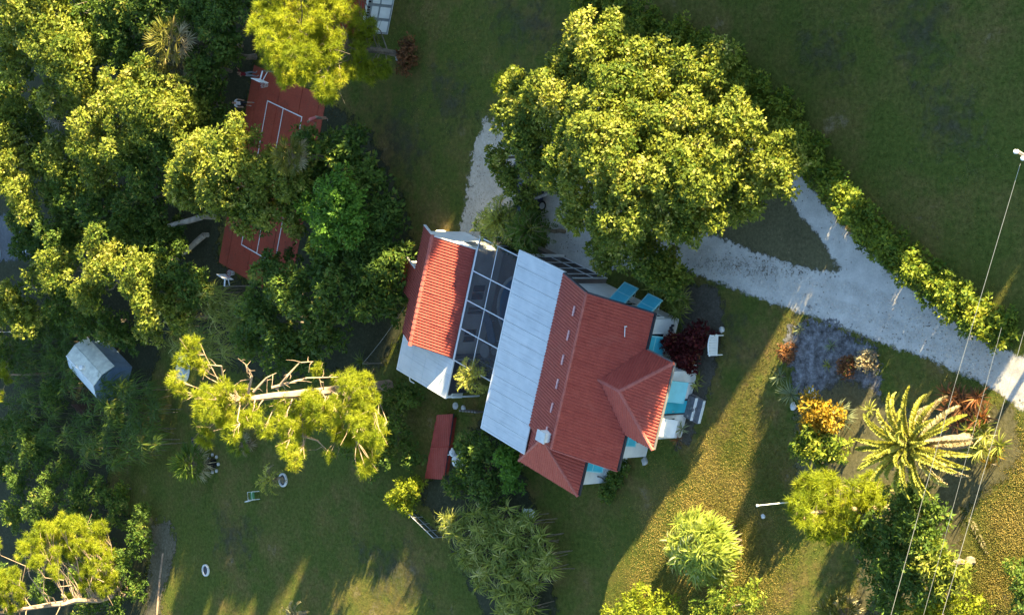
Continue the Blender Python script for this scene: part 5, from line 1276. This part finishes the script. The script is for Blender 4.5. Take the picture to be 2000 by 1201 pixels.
shrub('dark_shrub', 'dark shrub mass at the left edge above the lower left pine', [(40,940,1.6,1.4,1.2),(100,960,1.8,1.5,1.3),(150,1000,1.6,1.4,1.2),(80,1010,1.6,1.4,1.2),(200,960,1.2,1.2,1.0),(190,1030,1.2,1.2,1.0)], dens=9, L=.25)
shrub('dark_shrub', 'dark rounded shrub at the edge of the lower left lawn', [(275,1050,1.2,1.2,1.0),(250,1100,1.2,1.2,1.0),(285,1000,.8,.9,.8)], dens=10)
shrub('dark_shrub', 'dark shrub at the bottom left corner beside the border log', [(230,1180,1.2,1.3,1.1),(180,1170,1.4,1.3,1.1),(270,1150,.8,.9,.8),(150,1215,1.2,1.3,1.1)], dens=9)
shrub('dark_shrub', 'dark shrubs beside the shaded grass strip below the bamboo', [(130,915,1.4,1.3,1.1),(75,895,1.6,1.3,1.1),(30,1000,1.4,1.3,1.1),(230,1000,1.0,1.1,.9),(160,950,1.4,1.3,1.1)], dens=9, L=.25)
shrub('dark_shrub', 'dark undergrowth around the lower left pine', [(60,1070,1.2,1.3,1.1),(120,1080,1.0,1.3,1.0),(210,1090,1.2,1.2,1.0),(90,1150,1.0,1.3,1.0),(160,1120,1.0,1.2,1.0),(20,1130,1.2,1.3,1.1)], dens=9, L=.25)
shrub('dark_shrub', 'leafy shrubs filling the edge below the blue tarp shelter', [(15,840,1.8,1.5,1.3),(60,850,1.6,1.4,1.2),(110,770,1.8,1.4,1.3),(20,700,2.2,1.5,1.3),(130,690,1.6,1.2,1.1),(5,910,1.4,1.4,1.2)], dens=9, L=.25)
tree('forest_tree', 'sunlit leafy tree at the left edge above the tarp shelter', [(25,590,5.0,1.6,1.5),(60,620,4.2,1.5,1.4),(-10,630,5,1.6,1.5)], group=G)
tree('forest_tree', 'leafy tree with lit tips above the bamboo clump', [(330,590,3.6,1.2,1.1),(360,620,3.2,1.1,1.0),(300,640,3.0,1.1,1.0)], group=G)
shrub('low_shrub', 'small leafy sapling between the dark shrubs and the lawn strip', [(240,955,.7,.6,.6)], 'leaf_hedge')
shrub('dark_shrub', 'shaded shrub at the foot of the woodland below the lit tree', [(70,640,2.0,1.5,1.3),(20,600,2.2,1.5,1.3),(110,620,2.0,1.3,1.2)], dens=8, L=.25)
# ------------------------------------------------------------------ pines
hf1 = lambda x: np.clip((800-x)/25.2, 3.0, 13)
pine('pine_tree', 'tall yellow lit pine leaning over the upper court end', (800,108), poly_clusters([(495,0),(520,-60),(690,-60),(705,20),(730,62),(772,95),(740,155),(690,170),(690,130),(640,180),(600,150),(560,150),(505,95),(520,70),(490,55)], 88, hf1, (.55,.85), 5), (-.6,.4,10.5), .22, bark='bark')
_h2 = np.random.default_rng(5)
hf2 = lambda x: (762-x)/25.0 if x < 600 else _h2.uniform(3.6, 7.6)
pine('pine_tree', 'half bare yellow pine with broken pale trunk above the lower lawn', (762,752),
     poly_clusters([(378,775),(470,748),(500,800),(600,770),(690,745),(725,740),(740,800),(742,880),(715,925),(690,880),(640,850),(600,830),(590,905),(560,905),(530,850),(470,850),(420,835),(400,865),(372,830)], 58, hf2, (.50,.80), 6, .5)
     +[(375,680,14.5,.75),(360,700,14.8,.7),(395,712,14.0,.5),(345,745,15.4,.7),(350,765,15.0,.6),(620,722,6.2,.45),(690,735,5.2,.6),(715,745,5.0,.55),(660,740,5.2,.4),(645,890,5.2,.4),(730,820,6.2,.8),(725,870,4.8,.8),(715,910,5.5,.7),(700,800,4.4,.7),(690,850,5.0,.7)], (.1,-.5,11.3), .36,
     bare=[[(485,768,11.0),(492,735,11.3),(480,712,12.0),(465,700,12.6)],[(495,765,10.8),(520,738,10.4),(540,728,10.0)],[(540,760,9.0),(560,735,8.8),(585,708,8.2),(612,706,7.6)],[(530,757,9.4),(600,738,7.4),(665,736,5.0)],[(440,758,12.2),(432,715,13.0),(405,712,14.0)],[(590,850,6.4),(620,860,5.6),(645,885,4.8)]], bark='pine_bark')
hf3 = lambda x: np.clip((262-x)/22.5, 1.5, 11)
pine('pine_tree', 'yellow lit pine in the lower left woodland', (262,1158), poly_clusters([(30,1090),(70,1030),(130,1010),(200,1020),(215,1060),(235,1100),(240,1160),(180,1160),(120,1120),(60,1120)], 52, hf3, (.50,.75), 7, .6), (0,-.2,9.0), .24)
pine('pine_tree', 'yellow pine cut by the bottom left corner', (150,1172), poly_clusters([(-30,1120),(20,1110),(50,1150),(60,1230),(-30,1240)], 18, lambda x: np.clip((160-x)/22, 2, 8), (.5,.8), 8, .6)+[(135,1165,1.4,.5),(100,1225,2.5,.6),(-10,1060,7,.6)], (0,-.3,7.0), .22)
pine('pine_tree', 'yellow pine sprays at the left edge beside the dark thicket', (100,730), [(5,720,4.4,.6),(15,740,4.0,.5),(-20,740,5,.7),(0,770,4.4,.5)], (-.3,0,4.6), .12)
hf4 = lambda x: np.clip((1735-x)/27.0, 1.0, 8)
pine('pine_tree', 'small dense yellow pine beside the white lamp post', (1735,990), poly_clusters([(1545,985),(1570,940),(1620,935),(1640,960),(1680,940),(1730,945),(1740,975),(1690,1010),(1660,1045),(1600,1045),(1560,1030)], 34, hf4, (.45,.70), 9, .4), (0,.2,6.2), .16)
tree('conifer_spray', 'feathery conifer branch tips at the left of the huge tree', [(985,165,3.6,.7,.5),(1010,155,3.6,.6,.5),(1000,190,3.4,.6,.5)], 'leaf_pine', .2, .06, 16, .08, cat='tree')

# ------------------------------------------------------------------ garden plants
thicket('strap_thicket', 'large shaded thicket of arching strap leaves below the house', [(855,1000),(930,985),(1000,990),(1045,1015),(1075,1055),(1080,1110),(1035,1160),(1070,1230),(1000,1240),(940,1150),(890,1080)], 170, (.9,1.8), .85, 'leaf_strap', .075, 24, .75, (.15,1.35), 11, 'plant')
thicket('strap_thicket', 'sunlit round clump of arching strap leaves on the golden lawn', [(1328,1018),(1370,1006),(1420,1026),(1438,1072),(1420,1124),(1370,1134),(1322,1106),(1310,1055)], 120, (.5,1.9), .78, 'leaf_strap_sunlit', .085, 24, .7, (.15,1.35), 12, 'plant', None, True)
shrub('golden_shrub', 'small golden leaved shrub at the end of the red coop', [(790,960,.9,.75,.7),(800,985,.7,.6,.5),(775,975,.8,.6,.5),(815,950,.8,.5,.5)], 'leaf_pine', .2, .08, 14)
shrub('green_shrub', 'bright green rounded bush against the kitchen roof corner', [(1000,905,1.5,.85,.85),(1005,935,1.3,.8,.75),(990,890,1.4,.6,.6)], 'leaf_bright', .20, .11, 13)
shrub('green_shrub', 'mixed dark green shrubs between the coop and the lanai', [(920,880,1.2,1.1,1.0),(935,930,1.2,1.1,1.0),(950,870,1.4,1.0,1.0),(895,945,.9,.9,.8),(960,955,1.1,1.0,.9)], 'leaf_dark', .24, .11, 10)
shrub('green_shrub', 'low leafy border plants and added shading clumps right of the half bare pine', [(775,830,1.3,1.1,1.0),(800,770,1.0,1.0,.9),(755,880,1.4,1.1,1.0),(805,890,.8,.9,.7),(765,780,1.1,1.0,.9),(700,870,1.6,1.1,1.1),(725,905,1.4,1.0,1.0),(735,845,1.5,1.0,1.0)], 'leaf_dark', .22, .11, 9)  # clumps under the pine are added to keep sun off the lower lawn
palm('areca_palm', 'leafy palm clump with lit tip between the sandy path and the pool cage', 985,432,2.6, 38, 1.8, 24, .38, .05, (5,85), 1.0, 'leaf_palm', .10, dead=.0)
palm('areca_palm', 'dark palm clump in the shade beside the lanai screen', 1040,450,2.4, 36, 1.7, 24, .38, .05, (5,85), 1.0, 'leaf_dark', .10, dead=.0)
shrub('green_shrub', 'dense dark bush filling the palm clump between sandy path and pool cage', [(1000,442,1.7,1.2,1.2),(1042,458,1.5,1.1,1.1),(962,440,1.4,.9,.9),(1015,470,1.2,.9,.9)], 'leaf_dark', .24, .09, 10)
palm('areca_palm', 'small arching palm with lit ribs between annex and white roof', 930,735,2.6, 26, 1.35, 22, .34, .05, (0,80), 1.1, 'leaf_palm', .09, dead=.05)
palm('date_palm', 'big golden date palm with long thick fronds beside the drive', 1784,870,4.6, 58, 2.65, 90, .25, .095, (-45,86), .55, 'leaf_palm', .30, dead=.22, vee=.9)
fan_palm('shade_palm', 'shaded fan palm beside the dark fire pit', 375,905,1.3, 34, .95, .85, 'leaf_dark', dead=.15)
palm('small_palm', 'small arching palm beside the white ring planter', 530,935,1.0, 14, 1.25, 20, .30, .05, (0,75), 1.0, 'leaf_palm', .09, dead=.1)
fan_palm('shade_palm', 'small shaded fan palm under the half bare pine', 470,868,.9, 18, .6, .55, 'leaf_hedge')
fan_palm('lawn_palm', 'spiky fan palm at the bottom edge right of the golden lawn', 1640,1195,.9, 26, .7, .7)
palm('dry_palm', 'dry brown palm tuft at the bottom edge of the lower lawn', 578,1198,.8, 14, 1.1, 16, .25, .04, (5,80), .9, 'leaf_dead', .1, dead=.0)
shrub('sun_shrub', 'yellow lit shrub at the bottom edge beside the thicket', [(1270,1185,1.2,1.2,1.0),(1220,1200,1.2,1.1,.9),(1310,1210,1.2,1.1,.9)], 'leaf_pine', .2, .08, 11)
shrub('sun_shrub', 'olive lit shrub at the bottom edge below the round strap clump', [(1420,1180,1.0,1.1,.9),(1470,1165,.9,.8,.7),(1380,1205,1.0,1.0,.9)], 'leaf_hedge', .2, .08, 11)
tree('mango_tree', 'dark dense tree below the date palm', [(1790,1030,2.6,1.5,1.4),(1740,1080,2.4,1.4,1.3),(1800,1110,2.4,1.4,1.3),(1740,1150,2.2,1.3,1.2),(1780,980,2.2,1.2,1.1),(1700,1040,2.0,1.0,.9)], 'leaf_dark', .26, .10, 10)
tree('mango_tree', 'yellow lit leafy tree at the lower right beside the dark dense tree', [(1835,1100,2.6,1.0,.9),(1855,1130,2.2,.9,.8),(1800,1085,3.0,.7,.6)], 'leaf_tree', .28, .10, 10)
shrub('sun_shrub', 'yellow green shrub at the bottom right edge', [(1850,1185,1.2,1.3,1.1),(1800,1210,1.2,1.1,.9),(1900,1210,1.0,1.0,.9)], 'leaf_pine', .18, .09, 11)
shrub('right_edge_shrub', 'dark shrub at the right edge of the lit lawn', [(2005,1120,1.2,.9,1.0),(2015,1160,1.2,.9,.9)], 'leaf_dark')
shrub('croton', 'dark red leaved croton shrub below the upper wall bay', [(1365,655,.9,.75,.7),(1345,685,.8,.8,.7),(1320,672,.9,.6,.6),(1340,705,.6,.5,.45)], 'leaf_red', .24, .11, 15)
shrub('croton', 'glowing orange croton shrub beside the pebble bed', [(1600,795,1.1,.85,.85),(1618,820,.9,.75,.7),(1590,825,.9,.6,.55)], 'leaf_orange', .2, .09, 15)
shrub('green_shrub', 'glossy green bush below the orange croton', [(1600,868,.9,.95,.8),(1572,870,1.0,.6,.55),(1632,878,.7,.7,.6)], 'leaf_hedge', .24, .10, 13)
rosette_plant('strap_plant', 'pale variegated strap plant right of the orange croton', [(1640,800,.5),(1650,825,.5),(1655,810,.4)], 'leaf_agave', .7, .05, 34, .5)
rosette_plant('agave', 'pale spiky rosette plant left of the pebble bed', [(1545,770,.3)], 'leaf_agave', .75, .06, 46, .15, (.1,1.4))
rosette_plant('agave', 'smaller pale spiky rosette nearer the drive streak', [(1524,735,.25)], 'leaf_agave', .55, .055, 36, .15, (.1,1.4))
rosette_plant('agave', 'little spiky rosette at the upper tip of the pebble bed', [(1564,643,.2)], 'leaf_agave', .4, .045, 30, .15, (.1,1.4))
rosette_plant('agave', 'grey green rosette plant at the corner of the front steps', [(1333,838,.3)], 'leaf_agave', .55, .06, 30, .4)
rosette_plant('agave', 'brown tipped rosette plant below the front wing corner', [(1326,858,.2)], 'leaf_bronze', .5, .05, 28, .3)
rosette_plant('agave', 'blue green strap plant at the wing wall below the pale shutter', [(1362,752,.3),(1368,740,.3)], 'leaf_strap', .45, .06, 22, .4)
rosette_plant('agave', 'small spiky plant by the clothes post', [(708,705,.4)], 'leaf_strap', .8, .06, 34, .3)
rosette_plant('green_tuft', 'dark green tuft between orange croton and date palm', [(1700,800,.2)], 'leaf_strap', .55, .06, 30, .6)
shrub('flower_shrub', 'small rust red shrub in the pebble bed', [(1538,690,.3,.35,.3)], 'leaf_bronze', .16, .06, 18)
shrub('flower_shrub', 'small brown shrub in the middle of the pebble bed', [(1655,715,.3,.40,.3)], 'leaf_bronze', .16, .06, 18)
shrub('flower_shrub', 'tan dry shrub at the lawn side of the pebble bed', [(1695,705,.3,.42,.32)], 'leaf_dead', .16, .06, 18)
rosette_plant('bed_tuft', 'blue green tuft in the upper pebble bed', [(1625,675,.15)], 'leaf_agave', .4, .05, 22, .4)
rosette_plant('bed_tuft', 'green tuft in the centre of the pebble bed', [(1617,712,.12)], 'leaf_strap', .35, .05, 22, .4)
thicket('bromeliad', 'bronze red bromeliad clump behind the date palm', [(1850,770),(1900,760),(1935,790),(1935,830),(1880,830),(1850,800)], 13, (.2,.5), .75, 'leaf_bronze', .075, 26, .45, (.2,1.3), 14, 'plant')
thicket('bromeliad', 'dark green rosette clump right of the date palm', [(1890,830),(1945,830),(1955,870),(1920,890),(1880,870)], 9, (.3,.6), .8, 'leaf_strap', .075, 28, .45, (.2,1.3), 15, 'plant')
rosette_plant('bromeliad', 'yellow orange strap plant at the right of the dark rosettes', [(1948,888,.4),(1935,905,.3)], 'leaf_orange', .6, .06, 24, .5)
thicket('lily_bed', 'dark strap leaved plants under the huge tree beside the gable shutters', [(1250,550),(1330,540),(1350,590),(1330,615),(1280,600)], 20, (.3,.7), .7, 'leaf_strap', .06, 24, .6, (.2,1.3), 16, 'plant')
shrub('dark_shrub', 'dark rusty shrub on the upper lawn beside the grey rock', [(797,108,.7,.6,.6),(795,130,.6,.55,.5),(798,90,.7,.5,.5)], 'leaf_bronze', .2, .09, 13)
shrub('green_shrub', 'low garden plants under the kitchen end', [(1215,915,.3,.45,.35),(1190,960,.3,.45,.35),(1205,935,.3,.4,.3)], 'leaf_dark', .2, .09, 13)
# fallen frond on the lit lawn
SEED[0] += 1; _rg = np.random.default_rng(77); fp0, fp1 = P(1888,1000,.06), P(1930,1082,.06); dv = (fp1-fp0); v, pts = frond_mesh(np.zeros(3), np.array(dv.normalized()), dv.length, 0.0, 34, .26, .035, _rg, .1)
ff = mesh_obj('fallen_frond', np_mesh('fallen_frond', v, quads(len(v)//4), np.full(len(v), .6)), 'leaf_dead'); ff.location = fp0; tag(ff, 'dry fallen palm frond lying on the lit lawn', 'palm frond')

# ------------------------------------------------------------------ trees up-sun of the frame that shade the lawns
UP = Vector((math.cos(R(SUN_AZ)), math.sin(R(SUN_AZ)), 0)); SD = Vector((-UP.y, UP.x, 0))
# unseen belt of trees across the upper field: its crown line (height by sideways position s) is shaped to lay shade and sun streaks over lawns and drive
TAN = math.tan(R(SUN_EL))
SEG = ((-48,-30.4,-4.3,1.6),(-30.4,-28.9,-4.3,.75),(-28.9,-27.4,-3.2,.75),(-27.4,-26.5,-4.3,.5),(-26.5,-22.1,-3.5,1.1),(-22.1,-20.3,-.5,.9),(-20.3,-18.8,-1.5,.8),(-18.8,-16.8,-4.1,.9),(-16.8,-14.8,-1.3,1.0),(-14.8,-12,-1.0,1.4),(-12,-6,.3,1.9),(-6,-1,.8,1.7),(-1,1.9,2.2,1.4),(1.9,4.4,-.5,1.0),(4.4,7.0,5.8,1.2),(7.0,8.4,-.5,.7),(8.4,13.5,6.3,2.0),(13.5,19.5,3.4,2.0),(19.5,20.8,6.6,.8),(20.8,34,5.4,2.2),(34,45,5.6,2.4),(45,78,7.5,2.8))
# three grown trees are modelled; the belt is made of copies of different height and girth
def proto(slim, full):
    return tree('unseen_boundary_tree', 'boundary tree', [(0,0,8-1.2,1.5,1.25),(.5,.5,8*.62,1.65,8*.24),(0,0,8*.38,1.65,8*.24),(0,0,8*.16,1.65,8*.18)], 'leaf_dark', .50, .38, full, .22, group='unseen boundary trees beyond the upper lawn', world=True, per=.9, k=4)
PR = [proto(0, 8), proto(0, 8), proto(0, 8)]; used = [False]*3
i_ = 0
for s0, s1, K_, rr_ in SEG:
    n_ = max(1, round((s1-s0)/(rr_*1.25)))
    for k in range(n_):
        s_ = s0+(s1-s0)*(k+.5)/n_; i_ += 1
        u_ = 50+1.2*math.sin(i_*2.3); H_ = K_+u_*TAN+.2*math.sin(i_*1.7); c_ = UP*u_+SD*s_; rw = max((s1-s0)/n_*.62, rr_*.8)
        j = i_ % 3
        if not used[j]: o = PR[j]; used[j] = True
        else: o = copy_tree(PR[j])
        o.location = (c_.x, c_.y, 0); g_ = rw/1.55; o.scale = (g_, g_, H_/8.1); o.rotation_euler = (0, 0, i_*1.1)
        o['label'] = 'slim dark unseen boundary tree in the belt beyond the upper lawn' if rr_ < 1 else 'tall full unseen boundary tree in the belt beyond the upper lawn' if K_ > 4 else 'full dark unseen boundary tree in the belt beyond the upper lawn'
# fallen leaves blown over the drive
_rg = np.random.default_rng(41); LV = []
for px_, py_, sx, sy, n_ in ((1440,515,45,8,330),(1500,532,45,7,200),(1790,645,50,25,110),(1700,610,150,60,110),(1130,470,40,40,70),(950,290,20,40,80),(930,400,15,50,90),(1560,440,40,60,50),(1900,690,60,30,70)):
    a_ = np.stack([_rg.normal(px_, sx, n_), _rg.normal(py_, sy, n_)], 1); LV.append(Pn(a_))
LV = np.concatenate(LV); LV = LV[pip(LV, Pn([(2060,700),(2000,690),(1950,672),(1900,648),(1850,612),(1800,568),(1740,520),(1680,465),(1620,400),(1570,335),(1480,280),(1350,225),(1200,200),(1060,215),(975,235),(950,262),(935,300),(900,440),(890,478),(930,480),(1000,400),(1050,420),(1075,470),(1060,505),(1110,545),(1160,560),(1185,530),(1260,520),(1340,530),(1400,556),(1500,592),(1600,632),(1700,668),(1800,702),(1880,735),(1950,772),(2010,812),(2060,850)]))]
LV[:,2] = .05
_ct = np.array([tuple(W((ca_l+ca_r)/2+_rg.uniform(-cA, cA), (cb_t+cb_b)/2+_rg.uniform(-cB, cB), .07)) for _ in range(420)]); LV = np.concatenate([LV, _ct])     # and over the court
d_ = unit(np.column_stack([_rg.normal(size=(len(LV),2)), _rg.normal(0,.25,len(LV))])); V_ = leaf_quads(LV, d_, _rg.uniform(.05,.13,len(LV)), _rg.uniform(.03,.07,len(LV)), _rg, .2, np.tile([0,0,1.0],(len(LV),1)))
fl = mesh_obj('fallen_leaves', np_mesh('fallen_leaves', V_, quads(len(LV)), np.repeat(_rg.random(len(LV)),4)), 'leaf_litter'); fl['kind'] = 'stuff'; fl['label'] = 'scattered brown fallen leaves on the gravel drive and court'; fl['category'] = 'leaves'

# ------------------------------------------------------------------ grass
def grass():
    rg = np.random.default_rng(3); lo, hi = np.array([-48.0, -24.0]), np.array([38.0, 24.0]); q = rg.uniform(lo, hi, (250000, 2))
    near = Pn([(1120,1260),(1330,850),(1420,760),(1540,570),(1570,580),(1500,760),(1600,900),(1560,1260)])[:, :2]; near2 = Pn([(1840,1260),(1900,1000),(1950,780),(2080,860),(2080,1260)])[:, :2]
    for pl_, n_ in ((near, 190000), (near2, 90000)):           # denser tufts laid over the sunlit lawn
        x_ = rg.uniform(pl_.min(0), pl_.max(0), (n_, 2)); x_ = x_[pip(x_, pl_)]; x_ = x_[edge_dist(x_, pl_) > rg.uniform(0, 3.0, len(x_))]; q = np.concatenate([q, x_])
    n = len(q)
    c = q @ np.array([[E1.x, E2.x],[E1.y, E2.y]])              # house frame
    keep = np.ones(n, bool)
    for poly in SHEETS:
        ins = pip(q, poly); d = edge_dist(q, poly); keep &= ~(ins & (d > rg.uniform(0, .5, n)))
    keep &= ~((c[:,0] > -6.2) & (c[:,0] < 3.7) & (c[:,1] > -6) & (c[:,1] < 4.2)) & ~((c[:,0] > 3.4) & (c[:,0] < 13) & (c[:,1] > -6.6) & (c[:,1] < 3.9)) & ~((c[:,0] > 12.8) & (c[:,0] < 16.1) & (c[:,1] > -2.1) & (c[:,1] < 1.8)) & ~((c[:,0] > -8) & (c[:,0] < -6.1) & (c[:,1] > -1.6) & (c[:,1] < .4))
    q = q[keep]; n = len(q); base = np.column_stack([q, np.full(n, -.005)])
    az = rg.uniform(0, 6.28, (n, 2)); V = []
    # sun-bleached patches follow a slow noise of position
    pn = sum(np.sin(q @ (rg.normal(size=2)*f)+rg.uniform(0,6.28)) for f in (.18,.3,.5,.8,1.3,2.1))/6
    c0_ = np.array(P(1380,980,0))[:2]; dry = np.exp(-((q-c0_)**2).sum(1)/60)+np.exp(-((q-np.array(P(1960,1050,0))[:2])**2).sum(1)/50)     # sunlight's gold put into the blade colour over the sunlit lawn
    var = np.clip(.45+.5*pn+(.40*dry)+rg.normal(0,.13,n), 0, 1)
    for k in range(2):
        d = np.stack([np.cos(az[:,k])*.7, np.sin(az[:,k])*.7, np.ones(n)], 1); hgt = rg.uniform(.02,.05,n)[:,None]; sd = np.stack([-np.sin(az[:,k]), np.cos(az[:,k]), np.zeros(n)], 1)*rg.uniform(.012,.03,n)[:,None]
        V.append(np.stack([base-sd, base+sd, base+d*hgt], 1))
    V = np.concatenate(V).reshape(-1, 3); F = np.arange(len(V)).reshape(-1, 3)
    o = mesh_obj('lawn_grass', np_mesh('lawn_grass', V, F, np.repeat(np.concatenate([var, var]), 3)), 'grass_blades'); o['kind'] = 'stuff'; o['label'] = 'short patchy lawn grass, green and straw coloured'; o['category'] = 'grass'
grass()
